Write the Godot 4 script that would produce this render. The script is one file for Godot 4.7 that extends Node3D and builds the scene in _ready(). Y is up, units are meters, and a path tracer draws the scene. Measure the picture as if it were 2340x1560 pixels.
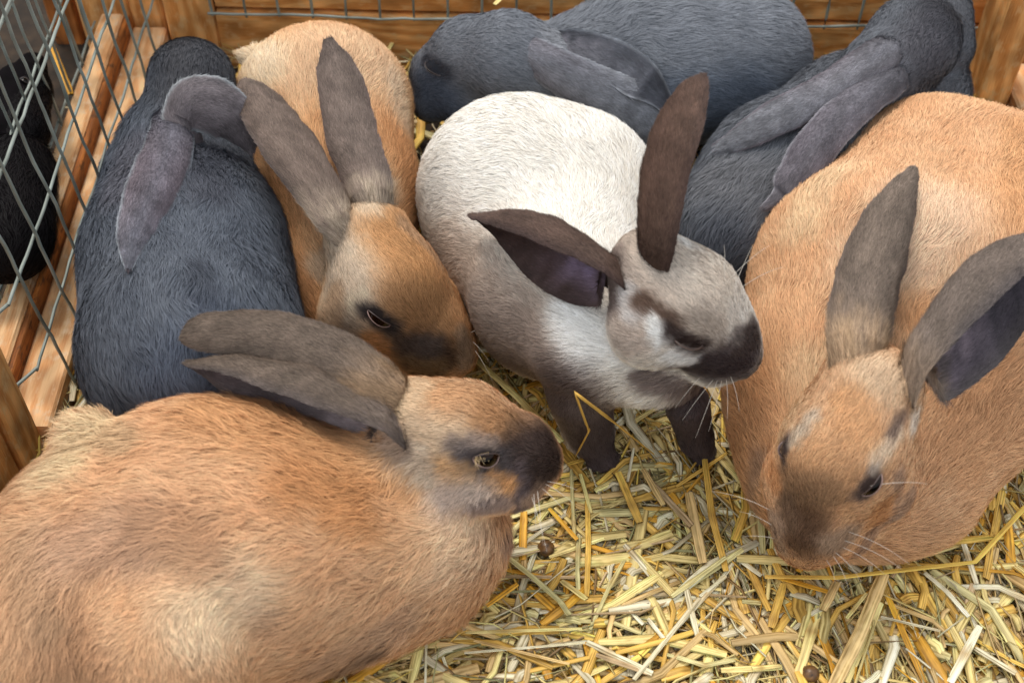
extends Node3D

# A wire and timber pen full of rabbits on straw, seen from above the front edge.

const CELL := 0.005
const BLOCK := 8

var all_rabbits: Array = []
var noise_a: FastNoiseLite
var fur_material: StandardMaterial3D
var skin_material: StandardMaterial3D
var ear_material: StandardMaterial3D
var eye_material: StandardMaterial3D
var lid_material: StandardMaterial3D
var whisker_material: StandardMaterial3D
var straw_material: StandardMaterial3D
var wire_material: StandardMaterial3D
var wood_pale: StandardMaterial3D
var wood_orange: StandardMaterial3D
var wood_dark: StandardMaterial3D
var taken := {}


func _ready() -> void:
	# camera
	var cam := Camera3D.new()
	cam.name = "camera"
	add_child(cam)
	cam.position = Vector3(0, 0.80, 0.695)
	cam.rotation_degrees = Vector3(-49, 0, 0)
	cam.fov = 29.34
	cam.near = 0.02
	cam.far = 60.0
	cam.current = true
	var lens := CameraAttributesPhysical.new()
	lens.frustum_focal_length = 45.84
	lens.frustum_focus_distance = 0.965
	lens.exposure_aperture = 8.0
	lens.frustum_near = 0.02
	lens.frustum_far = 60.0
	cam.attributes = lens
	# sky, exposure
	var sky_mat := ProceduralSkyMaterial.new()
	sky_mat.sky_top_color = Color(0.82, 0.835, 0.85)
	sky_mat.sky_horizon_color = Color(0.75, 0.76, 0.765)
	sky_mat.sky_curve = 0.2
	sky_mat.ground_horizon_color = Color(0.42, 0.39, 0.36)
	sky_mat.ground_bottom_color = Color(0.30, 0.28, 0.25)
	sky_mat.sky_energy_multiplier = 1.0
	var sky := Sky.new()
	sky.sky_material = sky_mat
	var env := Environment.new()
	env.background_mode = Environment.BG_SKY
	env.sky = sky
	env.tonemap_mode = Environment.TONE_MAPPER_LINEAR
	env.tonemap_exposure = 1.700
	env.sdfgi_enabled = true
	env.ssao_enabled = true
	env.ssil_enabled = true
	var we := WorldEnvironment.new()
	we.name = "world_environment"
	we.environment = env
	add_child(we)
	# veiled sun of an overcast day
	var sun := DirectionalLight3D.new()
	sun.name = "sun"
	sun.light_energy = 0.45
	sun.light_angular_distance = 22.0
	sun.light_color = Color(1.0, 0.965, 0.92)
	sun.shadow_enabled = true
	add_child(sun)
	sun.rotation_degrees = Vector3(-66, -152, 0)

	make_materials()
	build_floor()
	build_pen()
	build_rabbits()
	build_straw()


# ---------------------------------------------------------------- helpers
func numbered(called: String) -> String:
	if not taken.has(called):
		taken[called] = 0
		return called
	taken[called] += 1
	return "%s_%03d" % [called, taken[called]]


func tag(o: Node3D, label: String, category: String, group := "", kind := "") -> void:
	if label:
		o.set_meta("label", label)
	if category:
		o.set_meta("category", category)
	if group:
		o.set_meta("group", group)
	if kind:
		o.set_meta("kind", kind)


func commit(called: String, mesh: Mesh, mat: Material, parent: Node, at := Vector3.ZERO) -> MeshInstance3D:
	var o := MeshInstance3D.new()
	o.name = called
	o.mesh = mesh
	o.material_override = mat
	parent.add_child(o, true)
	o.position = at
	return o


func thing(called: String, at: Vector3, label: String, category: String, group := "") -> Node3D:
	var o := Node3D.new()
	o.name = numbered(called)
	add_child(o)
	o.position = at
	tag(o, label, category, group)
	return o


func mesh_of(v: PackedVector3Array, n: PackedVector3Array, c: PackedColorArray, f: PackedInt32Array, uv := PackedVector2Array()) -> ArrayMesh:
	var a := []
	a.resize(Mesh.ARRAY_MAX)
	a[Mesh.ARRAY_VERTEX] = v
	a[Mesh.ARRAY_NORMAL] = n
	if c.size():
		a[Mesh.ARRAY_COLOR] = c
	if uv.size():
		a[Mesh.ARRAY_TEX_UV] = uv
	a[Mesh.ARRAY_INDEX] = f
	var m := ArrayMesh.new()
	m.add_surface_from_arrays(Mesh.PRIMITIVE_TRIANGLES, a)
	return m


func wind(v: PackedVector3Array, n: PackedVector3Array, f: PackedInt32Array) -> void:
	# turn every triangle so that its front is the side its normals point to
	for i in range(0, f.size(), 3):
		var fn := (v[f[i + 2]] - v[f[i]]).cross(v[f[i + 1]] - v[f[i]])
		if fn.dot(n[f[i]] + n[f[i + 1]] + n[f[i + 2]]) < 0.0:
			var swap := f[i + 1]
			f[i + 1] = f[i + 2]
			f[i + 2] = swap


func vc_material(rough: float, spec: float) -> StandardMaterial3D:
	var m := StandardMaterial3D.new()
	m.vertex_color_use_as_albedo = true
	m.vertex_color_is_srgb = true
	m.roughness = rough
	m.metallic_specular = spec
	m.cull_mode = BaseMaterial3D.CULL_DISABLED
	return m


func noise(frequency: float, sd: int, octaves := 3) -> FastNoiseLite:
	var n := FastNoiseLite.new()
	n.seed = sd
	n.noise_type = FastNoiseLite.TYPE_SIMPLEX
	n.frequency = frequency
	n.fractal_octaves = octaves
	return n


func wood_texture(base: Color, line: Color, stain: Color, amount: float, sd: int) -> Array:
	var w := 1024
	var h := 256
	var n1 := noise(1.0, sd, 2)
	var n2 := noise(1.0, sd + 1, 3)
	var n3 := noise(1.0, sd + 2, 2)
	var bytes := PackedByteArray()
	bytes.resize(w * h * 3)
	var bump := PackedByteArray()
	bump.resize(w * h * 3)
	var i := 0
	for y in h:
		for x in w:
			var u := x / 1024.0
			var v := y / 256.0
			# seamless along the board by walking a circle
			var cu := cos(u * TAU) * 0.35
			var su := sin(u * TAU) * 0.35
			var warp := n1.get_noise_3d(cu, su, v * 2.2) * 2.4
			var rings := sin((v * 17.0 + warp) * TAU * 0.5)
			rings = pow(absf(rings), 0.7) * signf(rings) * 0.5 + 0.5
			var fibre := n2.get_noise_3d(cu * 9.0, su * 9.0, v * 90.0)
			var blot := n3.get_noise_3d(cu * 5.0, su * 5.0, v * 4.0)
			var c := base.lerp(line, clampf(rings * 0.75 + fibre * 0.45, 0.0, 1.0))
			c = c * (1.0 + blot * 0.22)
			var s := clampf((n3.get_noise_3d(cu * 11.0 + 7.0, su * 11.0, v * 7.0) + n2.get_noise_3d(cu * 34.0, su * 34.0, v * 60.0) * 0.5 - 0.22) * 2.2, 0.0, 1.0) * amount
			c = c.lerp(stain, s)
			bytes[i] = int(clampf(c.r, 0, 1) * 255)
			bytes[i + 1] = int(clampf(c.g, 0, 1) * 255)
			bytes[i + 2] = int(clampf(c.b, 0, 1) * 255)
			var hgt := int(clampf(0.55 - rings * 0.3 + fibre * 0.35 + s * 0.2, 0, 1) * 255)
			bump[i] = hgt
			bump[i + 1] = hgt
			bump[i + 2] = hgt
			i += 3
	return [ImageTexture.create_from_image(Image.create_from_data(w, h, false, Image.FORMAT_RGB8, bytes)), ImageTexture.create_from_image(Image.create_from_data(w, h, false, Image.FORMAT_RGB8, bump))]


func wood_material(base: Color, line: Color, stain: Color, amount: float, sd: int) -> StandardMaterial3D:
	var t := wood_texture(base, line, stain, amount, sd)
	var m := StandardMaterial3D.new()
	m.albedo_texture = t[0]
	m.heightmap_enabled = true
	m.heightmap_texture = t[1]
	m.heightmap_scale = 0.06
	m.roughness = 0.62
	m.metallic_specular = 0.35
	return m


func make_materials() -> void:
	noise_a = noise(1.0, 11, 3)
	fur_material = vc_material(0.62, 0.30)
	skin_material = vc_material(0.9, 0.1)
	ear_material = vc_material(0.75, 0.25)
	ear_material.backlight_enabled = true
	ear_material.backlight = Color(0.16, 0.10, 0.09)
	eye_material = vc_material(0.06, 0.32)
	lid_material = vc_material(0.4, 0.5)
	whisker_material = vc_material(0.4, 0.5)
	straw_material = vc_material(0.5, 0.4)
	var streaks := streak_texture()
	straw_material.albedo_texture = streaks[0]
	straw_material.heightmap_enabled = true
	straw_material.heightmap_texture = streaks[0]
	straw_material.heightmap_scale = 0.05
	wire_material = vc_material(0.55, 0.5)
	wire_material.metallic = 0.25
	wood_pale = wood_material(Color8(232, 190, 142), Color8(206, 146, 94), Color8(226, 206, 180), 0.5, 5)
	wood_orange = wood_material(Color8(222, 166, 104), Color8(182, 118, 60), Color8(216, 190, 150), 0.4, 9)
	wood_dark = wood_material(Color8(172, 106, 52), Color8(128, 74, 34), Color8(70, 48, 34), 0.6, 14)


# ---------------------------------------------------------------- setting and pen
func build_floor() -> void:
	var st := SurfaceTool.new()
	st.begin(Mesh.PRIMITIVE_TRIANGLES)
	var m := PlaneMesh.new()
	m.size = Vector2(40, 40)
	m.subdivide_width = 8
	m.subdivide_depth = 8
	var mat := StandardMaterial3D.new()
	var nt := NoiseTexture2D.new()
	nt.width = 512
	nt.height = 512
	nt.seamless = true
	nt.noise = noise(0.02, 3, 5)
	var ramp := Gradient.new()
	ramp.set_color(0, Color8(30, 23, 17))
	ramp.set_color(1, Color8(64, 50, 36))
	nt.color_ramp = ramp
	mat.albedo_texture = nt
	mat.uv1_scale = Vector3(120, 120, 1)
	mat.roughness = 0.95
	var o := commit("ground", m, mat, self, Vector3(0, -0.030, 0))
	tag(o, "dark earthy litter under the straw", "ground", "", "structure")


func board_mesh(size: Vector3, shift: float, bevel := 0.0022) -> ArrayMesh:
	# a chamfered board; the grain (u) runs along its longest side
	var st := SurfaceTool.new()
	st.begin(Mesh.PRIMITIVE_TRIANGLES)
	var h := size * 0.5
	var long := 0 if size.x >= size.y and size.x >= size.z else (1 if size.y >= size.z else 2)
	var o1 := (long + 1) % 3
	var o2 := (long + 2) % 3
	# profile round the long axis: octagon
	var prof := []
	var a := h[o1]
	var b := h[o2]
	var e := minf(bevel, minf(a, b) * 0.4)
	for p in [[a, -b + e], [a, b - e], [a - e, b], [-a + e, b], [-a, b - e], [-a, -b + e], [-a + e, -b], [a - e, -b]]:
		prof.append(Vector2(p[0], p[1]))
	var run := 0.0
	var ends := h[long]
	for i in 8:
		var p: Vector2 = prof[i]
		var q: Vector2 = prof[(i + 1) % 8]
		var l := p.distance_to(q)
		var nrm2 := Vector2(q.y - p.y, -(q.x - p.x)).normalized()
		var nrm := Vector3.ZERO
		nrm[o1] = nrm2.x
		nrm[o2] = nrm2.y
		var corners := []
		for k in [[p, -1.0, run], [q, -1.0, run + l], [q, 1.0, run + l], [p, 1.0, run]]:
			var v := Vector3.ZERO
			v[o1] = k[0].x
			v[o2] = k[0].y
			v[long] = ends * k[1]
			corners.append([v, Vector2(v[long] / 0.5 + shift, k[2] / 0.12 + shift * 1.7)])
		quad(st, corners, nrm)
		run += l
	for s in [-1.0, 1.0]:
		var nrm := Vector3.ZERO
		nrm[long] = s
		for i in range(1, 7):
			var tri := []
			for k in [0, i, i + 1]:
				var v := Vector3.ZERO
				v[o1] = prof[k].x
				v[o2] = prof[k].y
				v[long] = ends * s
				tri.append([v, Vector2(v[o1] / 0.5 + shift, v[o2] / 0.12)])
			face(st, tri, nrm)
	return st.commit()


func face(st: SurfaceTool, t: Array, nrm: Vector3) -> void:
	var order := [0, 1, 2]
	if (t[1][0] - t[0][0]).cross(t[2][0] - t[0][0]).dot(nrm) > 0:
		order = [0, 2, 1]
	for k in order:
		st.set_normal(nrm)
		st.set_uv(t[k][1])
		st.add_vertex(t[k][0])


func quad(st: SurfaceTool, c: Array, nrm: Vector3) -> void:
	face(st, [c[0], c[1], c[2]], nrm)
	face(st, [c[0], c[2], c[3]], nrm)


func board(called: String, parent: Node3D, lo: Vector3, hi: Vector3, mat: Material, shift: float, turn := 0.0, about := Vector3.ZERO) -> void:
	var o := commit(called, board_mesh(hi - lo, shift), mat, parent)
	var c := (lo + hi) * 0.5
	o.position = about + (c - about).rotated(Vector3.UP, turn)
	o.rotation.y = turn


func streak_texture() -> Array:
	# lengthwise fibres of a dry stem
	var w := 128
	var h := 128
	var n1 := noise(1.0, 51, 3)
	var bytes := PackedByteArray()
	bytes.resize(w * h * 3)
	var i := 0
	for y in h:
		for x in w:
			var a := TAU * x / w
			var b := TAU * y / h
			var k := 0.93 + n1.get_noise_3d(cos(b) * 4.5, sin(b) * 4.5, cos(a) * 0.22 + 3.0) * 0.34 + n1.get_noise_3d(cos(b) * 1.5 + 9.0, sin(b) * 1.5, sin(a) * 0.9) * 0.16
			k = clampf(k, 0.45, 1.0)
			bytes[i] = int(k * 255)
			bytes[i + 1] = int(pow(k, 1.12) * 255)
			bytes[i + 2] = int(pow(k, 1.5) * 255)
			i += 3
	var im := Image.create_from_data(w, h, false, Image.FORMAT_RGB8, bytes)
	return [ImageTexture.create_from_image(im)]


func tube(path: PackedVector3Array, radii: PackedFloat32Array, colors: PackedColorArray, sides: int, flat := 1.0, flat_dir := Vector3.UP) -> ArrayMesh:
	var v := PackedVector3Array()
	var n := PackedVector3Array()
	var c := PackedColorArray()
	var f := PackedInt32Array()
	add_tube(v, n, c, f, path, radii, colors, sides, flat, flat_dir)
	wind(v, n, f)
	return mesh_of(v, n, c, f)


func add_tube(v: PackedVector3Array, n: PackedVector3Array, c: PackedColorArray, f: PackedInt32Array, path: PackedVector3Array, radii: PackedFloat32Array, colors: PackedColorArray, sides: int, flat := 1.0, flat_dir := Vector3.UP, stripes := 0.0) -> void:
	# a tube along a path; flat < 1 squeezes it along flat_dir; stripes vary the colour round it
	var first := v.size()
	var m := path.size()
	for i in m:
		var t := (path[mini(i + 1, m - 1)] - path[maxi(i - 1, 0)]).normalized()
		var s := t.cross(flat_dir)
		if s.length() < 0.01:
			s = t.cross(Vector3(0.3, 0.2, 0.9))
		s = s.normalized()
		var w := s.cross(t).normalized()
		for k in sides:
			var ang := TAU * k / sides
			var ca := cos(ang)
			var sa := sin(ang)
			v.append(path[i] + (s * ca + w * sa * flat) * radii[i])
			n.append((s * ca * flat + w * sa).normalized())
			var col := colors[i]
			if stripes > 0.0:
				col = col * (1.0 + stripes * sin(k * 2.4 + first * 0.7))
				col.a = 1.0
			c.append(col)
	for i in m - 1:
		for k in sides:
			var a := first + i * sides + k
			var b := first + i * sides + (k + 1) % sides
			f.append_array(PackedInt32Array([a, b, a + sides, b, b + sides, a + sides]))
	for e in [0, m - 1]:
		var base: int = first + e * sides
		for k in range(1, sides - 1):
			if e == 0:
				f.append_array(PackedInt32Array([base, base + k + 1, base + k]))
			else:
				f.append_array(PackedInt32Array([base, base + k, base + k + 1]))


func wire(parent: Node3D, a: Vector3, b: Vector3, r: float, rng: RandomNumberGenerator, wobble: float) -> void:
	var path := PackedVector3Array()
	var radii := PackedFloat32Array()
	var cols := PackedColorArray()
	var steps := maxi(4, int(a.distance_to(b) / 0.012))
	for i in steps + 1:
		var t := float(i) / steps
		var p := a.lerp(b, t)
		var q := noise_a.get_noise_3dv(p * 14.0 + Vector3(parent.get_child_count(), 0, 0) * 3.1)
		p += Vector3(noise_a.get_noise_3dv(p * 9.0 + Vector3(5, 1, 2)), q, noise_a.get_noise_3dv(p * 11.0 + Vector3(1, 9, 4))) * wobble
		path.append(p)
		radii.append(r * (1.0 + q * 0.16))
		var g := 0.5 + 0.5 * noise_a.get_noise_3dv(p * 210.0) + rng.randf_range(-0.12, 0.12)
		cols.append(Color8(98, 104, 98).lerp(Color8(168, 178, 172), clampf(g, 0, 1)))
	commit("wire", tube(path, radii, cols, 8), wire_material, parent)


func build_pen() -> void:
	var rng := RandomNumberGenerator.new()
	rng.seed = 77
	var pen := thing("rabbit_pen", Vector3.ZERO, "timber rabbit pen with galvanised wire mesh walls and orange stained rails", "rabbit pen")
	# left wall: inner ledge, raised outer rail
	board("rail", pen, Vector3(-0.3845, -0.0295, -0.41), Vector3(-0.350, 0.013, 0.096), wood_pale, 0.13)
	board("rail", pen, Vector3(-0.413, -0.0295, -0.41), Vector3(-0.3905, 0.029, 0.096), wood_pale, 0.57)
	board("rail_shade_strip", pen, Vector3(-0.3902, -0.0295, -0.412), Vector3(-0.3848, 0.0265, 0.096), wood_dark, 0.37)  # added dark strip: shade on the outer rail's side put in as colour
	# posts at the front left corner
	board("post", pen, Vector3(-0.41, -0.0295, 0.098), Vector3(-0.358, 0.40, 0.134), wood_orange, 0.21)
	board("post", pen, Vector3(-0.42, -0.0295, 0.137), Vector3(-0.362, 0.40, 0.178), wood_orange, 0.83)
	# posts and boards of the back left corner
	board("post", pen, Vector3(-0.347, -0.0295, -0.46), Vector3(-0.297, 0.40, -0.405), wood_orange, 0.33)
	board("post", pen, Vector3(-0.383, -0.0295, -0.46), Vector3(-0.350, 0.40, -0.413), wood_orange, 0.71)
	board("post", pen, Vector3(-0.440, -0.0295, -0.47), Vector3(-0.387, 0.40, -0.423), wood_orange, 0.05)
	board("post", pen, Vector3(-0.480, -0.0295, -0.475), Vector3(-0.450, 0.40, -0.44), wood_dark, 0.45)
	# back wall, turned a little
	var turn := deg_to_rad(-2.1)
	var about := Vector3(-0.297, 0, -0.398)
	board("rail", pen, Vector3(-0.295, -0.0295, -0.435), Vector3(0.52, 0.036, -0.400), wood_orange, 0.4, turn, about)
	board("rail", pen, Vector3(-0.295, 0.039, -0.455), Vector3(0.52, 0.072, -0.406), wood_orange, 0.9, turn, about)
	board("board", pen, Vector3(-0.295, -0.0295, -0.53), Vector3(0.60, 0.062, -0.459), wood_pale, 0.25, turn, about)
	# right corner post, right ledge and rail
	board("post", pen, Vector3(0.446, -0.0295, -0.352), Vector3(0.479, 0.40, -0.303), wood_orange, 0.62)
	board("rail", pen, Vector3(0.481, -0.0295, -0.35), Vector3(0.516, 0.013, 0.2), wood_pale, 0.77)
	board("rail", pen, Vector3(0.518, -0.0295, -0.35), Vector3(0.546, 0.03, 0.2), wood_orange, 0.18)
	board("post", pen, Vector3(0.50, -0.0295, -0.40), Vector3(0.545, 0.40, -0.355), wood_orange, 0.09)
	# wire panels
	var left := panel(pen)
	grid_panel(left, -0.3485, -0.40, 0.084, 0.40, -0.425, -0.004, rng, 0.0020)
	for k in 6:
		var h := -0.004 + 0.0695 * k
		wire(left, Vector3(-0.3487, h, 0.082), Vector3(-0.364, h, 0.106), 0.0013, rng, 0.0006)
	var outer := panel(pen)
	grid_panel(outer, -0.4165, -0.40, 0.10, 0.40, -0.405, 0.028, rng, 0.002)
	var right := panel(pen)
	grid_panel(right, 0.4795, -0.30, 0.1, 0.22, -0.29, -0.004, rng, 0.002)
	var back := panel(pen)
	var x := 0.0
	wire(back, backp(-0.004, 0.0405), backp(0.80, 0.0405), 0.0014, rng, 0.003)
	wire(back, backp(-0.004, 0.140), backp(0.80, 0.140), 0.0014, rng, 0.003)
	while x < 0.80:
		wire(back, backp(x, 0.036) + Vector3(0, 0, -0.0027), backp(x, 0.30) + Vector3(0, 0, -0.0027), 0.0014, rng, 0.0016)
		x += 0.0335


func backp(x: float, h: float) -> Vector3:
	return Vector3(-0.297, 0, -0.398) + Vector3(x, h, 0.0035).rotated(Vector3.UP, deg_to_rad(-2.1))


func panel(pen: Node3D) -> Node3D:
	var o := Node3D.new()
	o.name = "wire_panel"
	pen.add_child(o, true)
	return o


func grid_panel(parent: Node3D, x: float, z0: float, z1: float, h1: float, first_z: float, first_h: float, rng: RandomNumberGenerator, wobble: float) -> void:
	# welded mesh: long wires level, upright wires a little out of plumb and bent in at the foot
	var h := first_h
	while h < h1:
		wire(parent, Vector3(x, h, z0), Vector3(x, h, z1), 0.0013, rng, wobble)
		h += 0.0695
	var z := first_z
	while z < z1 - 0.004:
		if z > z0 + 0.03:
			wire(parent, Vector3(x + 0.0025, first_h - 0.006, z - 0.012), Vector3(x + 0.0025, h1, z + 0.11 * h1 - 0.006), 0.0013, rng, wobble)
		z += 0.0435


# ---------------------------------------------------------------- rabbits
class Rabbit:
	var node: Node3D
	var pg := PackedInt32Array()
	var pa := PackedVector3Array()
	var pd := PackedVector3Array()
	var pinv := PackedFloat32Array()
	var ra := PackedFloat32Array()
	var dr := PackedFloat32Array()
	var flow_dir := PackedVector3Array()
	var paint_a := PackedVector3Array()
	var paint_d := PackedVector3Array()
	var paint_r := PackedFloat32Array()
	var paint_c := PackedColorArray()
	var paint_w := PackedFloat32Array()
	var eyes: Array = []
	var ears: Array = []
	var whiskers: Array = []
	var base_color: Color
	var tip_color: Color
	var body_len: float
	var head_len: float
	var density: float
	var ruffled := 0.35
	var lo := Vector3(9, 9, 9)
	var hi := Vector3(-9, -9, -9)
	var seed_number := 1
	var all_ids := PackedInt32Array()
	var n1: FastNoiseLite
	var others: Array = []
	var body_mesh: ArrayMesh
	var fur_mesh: ArrayMesh
	var strands := 0

	func bone(g: int, a: Vector3, b: Vector3, r0: float, r1: float) -> void:
		pg.append(g)
		pa.append(a)
		pd.append(b - a)
		var l := (b - a).length_squared()
		pinv.append(1.0 / l if l > 0.0 else 0.0)
		ra.append(r0)
		dr.append(r1 - r0)
		flow_dir.append((b - a).normalized() if l > 0.0 else (flow_dir[0] if flow_dir.size() else Vector3.ZERO))
		all_ids.append(pg.size() - 1)
		for q in [a - Vector3.ONE * r0, b - Vector3.ONE * r1]:
			lo = lo.min(q)
		for q in [a + Vector3.ONE * r0, b + Vector3.ONE * r1]:
			hi = hi.max(q)

	func paint(a: Vector3, b: Vector3, r: float, c: Color, w: float) -> void:
		paint_a.append(a)
		paint_d.append(b - a)
		paint_r.append(r)
		paint_c.append(c)
		paint_w.append(w)

	func field(p: Vector3, ids: PackedInt32Array) -> float:
		var d0 := 9.0
		var d1 := 9.0
		var d2 := 9.0
		var d3 := 9.0
		for i in ids:
			var q := p - pa[i]
			var t := clampf(q.dot(pd[i]) * pinv[i], 0.0, 1.0)
			var d := (q - pd[i] * t).length() - ra[i] - dr[i] * t
			var g := pg[i]
			if g == 0:
				var h := maxf(0.030 - absf(d - d0), 0.0)
				d0 = minf(d, d0) - h * h * 8.33333
			elif g == 1:
				var h := maxf(0.014 - absf(d - d1), 0.0)
				d1 = minf(d, d1) - h * h * 17.857
			elif g == 2:
				var h := maxf(0.006 - absf(d - d2), 0.0)
				d2 = minf(d, d2) - h * h * 41.667
			else:
				var h := maxf(0.014 - absf(d - d3), 0.0)
				d3 = minf(d, d3) - h * h * 17.857
		for e in [d1, d2, d3]:
			var h := maxf(0.007 - absf(e - d0), 0.0)
			d0 = minf(e, d0) - h * h * 35.714
		return d0

	func work() -> void:
		var cell := 0.005
		var bl := 8
		n1 = FastNoiseLite.new()
		n1.seed = seed_number * 17
		n1.noise_type = FastNoiseLite.TYPE_SIMPLEX
		n1.frequency = 1.0
		n1.fractal_octaves = 2
		lo -= Vector3.ONE * 0.012
		hi += Vector3.ONE * 0.012
		var nb := Vector3i(((hi - lo) / (cell * bl)).ceil())
		var nx := nb.x * bl + 1
		var ny := nb.y * bl + 1
		var nz := nb.z * bl + 1
		var vals := PackedFloat32Array()
		vals.resize(nx * ny * nz)
		vals.fill(1.0)
		var vert := PackedInt32Array()
		vert.resize(nx * ny * nz)
		vert.fill(-1)
		var sy := nx
		var sz := nx * ny
		var blocks := []
		var half := cell * bl * 0.5
		for bz in nb.z:
			for by in nb.y:
				for bx in nb.x:
					var o := lo + Vector3(bx, by, bz) * (cell * bl)
					var c := o + Vector3.ONE * half
					var d := field(c, all_ids)
					if absf(d) > half * 1.7320508 + 0.008:
						continue
					# bones near this block
					var ids := PackedInt32Array()
					for i in all_ids:
						var q := c - pa[i]
						var t := clampf(q.dot(pd[i]) * pinv[i], 0.0, 1.0)
						var e := (q - pd[i] * t).length() - ra[i] - dr[i] * t
						if e < d + half * 3.4641 + 0.034:
							ids.append(i)
					blocks.append(Vector3i(bx, by, bz) * bl)
					for k in bl + 1:
						for j in bl + 1:
							var at := (bx * bl) + (by * bl + j) * sy + (bz * bl + k) * sz
							for i in bl + 1:
								vals[at + i] = field(o + Vector3(i, j, k) * cell, ids)
		# one vertex in each crossed cell
		var v := PackedVector3Array()
		var cells := PackedInt32Array()
		var corner := PackedInt32Array([0, 1, sy, sy + 1, sz, sz + 1, sz + sy, sz + sy + 1])
		var offs := [Vector3(0, 0, 0), Vector3(1, 0, 0), Vector3(0, 1, 0), Vector3(1, 1, 0), Vector3(0, 0, 1), Vector3(1, 0, 1), Vector3(0, 1, 1), Vector3(1, 1, 1)]
		var edges := PackedInt32Array([0, 1, 2, 3, 4, 5, 6, 7, 0, 2, 1, 3, 4, 6, 5, 7, 0, 4, 1, 5, 2, 6, 3, 7])
		for b: Vector3i in blocks:
			for k in bl:
				for j in bl:
					var at := b.x + (b.y + j) * sy + (b.z + k) * sz
					for i in bl:
						var s := 0
						for q in 8:
							if vals[at + i + corner[q]] < 0.0:
								s += 1
						if s == 0 or s == 8:
							continue
						var sum := Vector3.ZERO
						var cnt := 0
						for e in range(0, 24, 2):
							var a0 := vals[at + i + corner[edges[e]]]
							var a1 := vals[at + i + corner[edges[e + 1]]]
							if (a0 < 0.0) != (a1 < 0.0):
								sum += offs[edges[e]].lerp(offs[edges[e + 1]], a0 / (a0 - a1))
								cnt += 1
						vert[at + i] = v.size()
						cells.append(at + i)
						v.append(lo + (Vector3(b.x + i, b.y + j, b.z + k) + sum / cnt) * cell)
		var f := PackedInt32Array()
		for c in cells:
			var a0 := vals[c] < 0.0
			for ax in 3:
				var st := 1 if ax == 0 else (sy if ax == 1 else sz)
				var s1 := sy if ax == 0 else (sz if ax == 1 else 1)
				var s2 := sz if ax == 0 else (1 if ax == 1 else sy)
				if a0 == (vals[c + st] < 0.0):
					continue
				var q0 := vert[c]
				var q1 := vert[c - s1]
				var q2 := vert[c - s1 - s2]
				var q3 := vert[c - s2]
				if q0 < 0 or q1 < 0 or q2 < 0 or q3 < 0:
					continue
				if a0:
					f.append_array(PackedInt32Array([q0, q2, q1, q0, q3, q2]))
				else:
					f.append_array(PackedInt32Array([q0, q1, q2, q0, q2, q3]))
		# normals (front faces run clockwise)
		var n := PackedVector3Array()
		n.resize(v.size())
		for i in range(0, f.size(), 3):
			var fn := (v[f[i + 2]] - v[f[i]]).cross(v[f[i + 1]] - v[f[i]])
			n[f[i]] += fn
			n[f[i + 1]] += fn
			n[f[i + 2]] += fn
		var cols := PackedColorArray()
		var skin := PackedColorArray()
		var flow := PackedVector3Array()
		var lens := PackedFloat32Array()
		for i in v.size():
			var p := v[i]
			n[i] = n[i].normalized()
			var nn := n[i]
			# coat colour: base with mottling, then markings and painted crease shade
			var m := n1.get_noise_3dv(p * 26.0) * 0.5 + n1.get_noise_3dv(p * 90.0) * 0.35
			var c := base_color.lerp(tip_color, clampf(0.25 + m * 0.5, 0.0, 1.0))
			var wob := n1.get_noise_3dv(p * 120.0) * 0.22
			for k in paint_r.size():
				var q := p - paint_a[k]
				var r := paint_r[k]
				if absf(q.y) > r * 4.0 + 0.1:
					continue
				var l2 := paint_d[k].length_squared()
				if l2 > 1e-9:
					q -= paint_d[k] * clampf(q.dot(paint_d[k]) / l2, 0.0, 1.0)
				var x := q.length() / r + wob
				if x < 1.55:
					var w := paint_w[k] * (1.0 - smoothstep(0.35, 1.55, x) if r > 0.014 else 1.0 - smoothstep(0.65, 1.30, x))
					c = c.lerp(paint_c[k] * (1.0 + m * 0.12), w)
			cols.append(c)
			# flow and length of the hair
			var fl := Vector3(0, -0.25, 0)
			var near_head := 9.0
			var near_body := 9.0
			var head_r := 0.03
			for k in all_ids:
				var q := p - pa[k]
				var t := clampf(q.dot(pd[k]) * pinv[k], 0.0, 1.0)
				var rr := ra[k] + dr[k] * t
				var d := (q - pd[k] * t).length() - rr
				fl += flow_dir[k] * exp(-maxf(d, -0.01) * 90.0)
				if pg[k] == 0 or pg[k] == 3:
					near_body = minf(near_body, d)
				elif d < near_head:
					near_head = d
					head_r = rr
			fl += Vector3(n1.get_noise_3dv(p * 24.0), n1.get_noise_3dv(p * 24.0 + Vector3(31, 0, 0)), n1.get_noise_3dv(p * 24.0 + Vector3(0, 57, 0))) * 0.65
			fl -= nn * fl.dot(nn)
			flow.append(fl.normalized())
			var wh := 1.0 - smoothstep(-0.004, 0.006, near_head - near_body)
			var len := lerpf(body_len, head_len * (0.5 + 0.5 * clampf(head_r / 0.036, 0.0, 1.0)), wh)
			for e in eyes:
				var q: Vector3 = p - e[0]
				var along := q.dot(e[1])
				var up: float = (q - e[1] * along).length()
				var k: float = Vector2(along / e[2], up / maxf(e[3], 0.0022)).length()
				len *= smoothstep(1.0, 2.0, k)
			# bare where another rabbit presses in, underneath, or far out of sight
			if nn.y < -0.55 or p.y < -0.012 or nn.z * 0.65 + nn.y * 0.76 < -0.45 or absf(p.x) > 0.43 or p.z > 0.36 or p.z < -0.46:
				len = 0.0
			if len > 0.0:
				for o: Rabbit in others:
					if p.x > o.lo.x and p.y > o.lo.y and p.z > o.lo.z and p.x < o.hi.x and p.y < o.hi.y and p.z < o.hi.z:
						if o.field(p, o.all_ids) < -0.006:
							len = 0.0
			lens.append(len)
			var u := c * 0.82
			u.a = 1.0
			skin.append(u)
		var a := []
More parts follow.
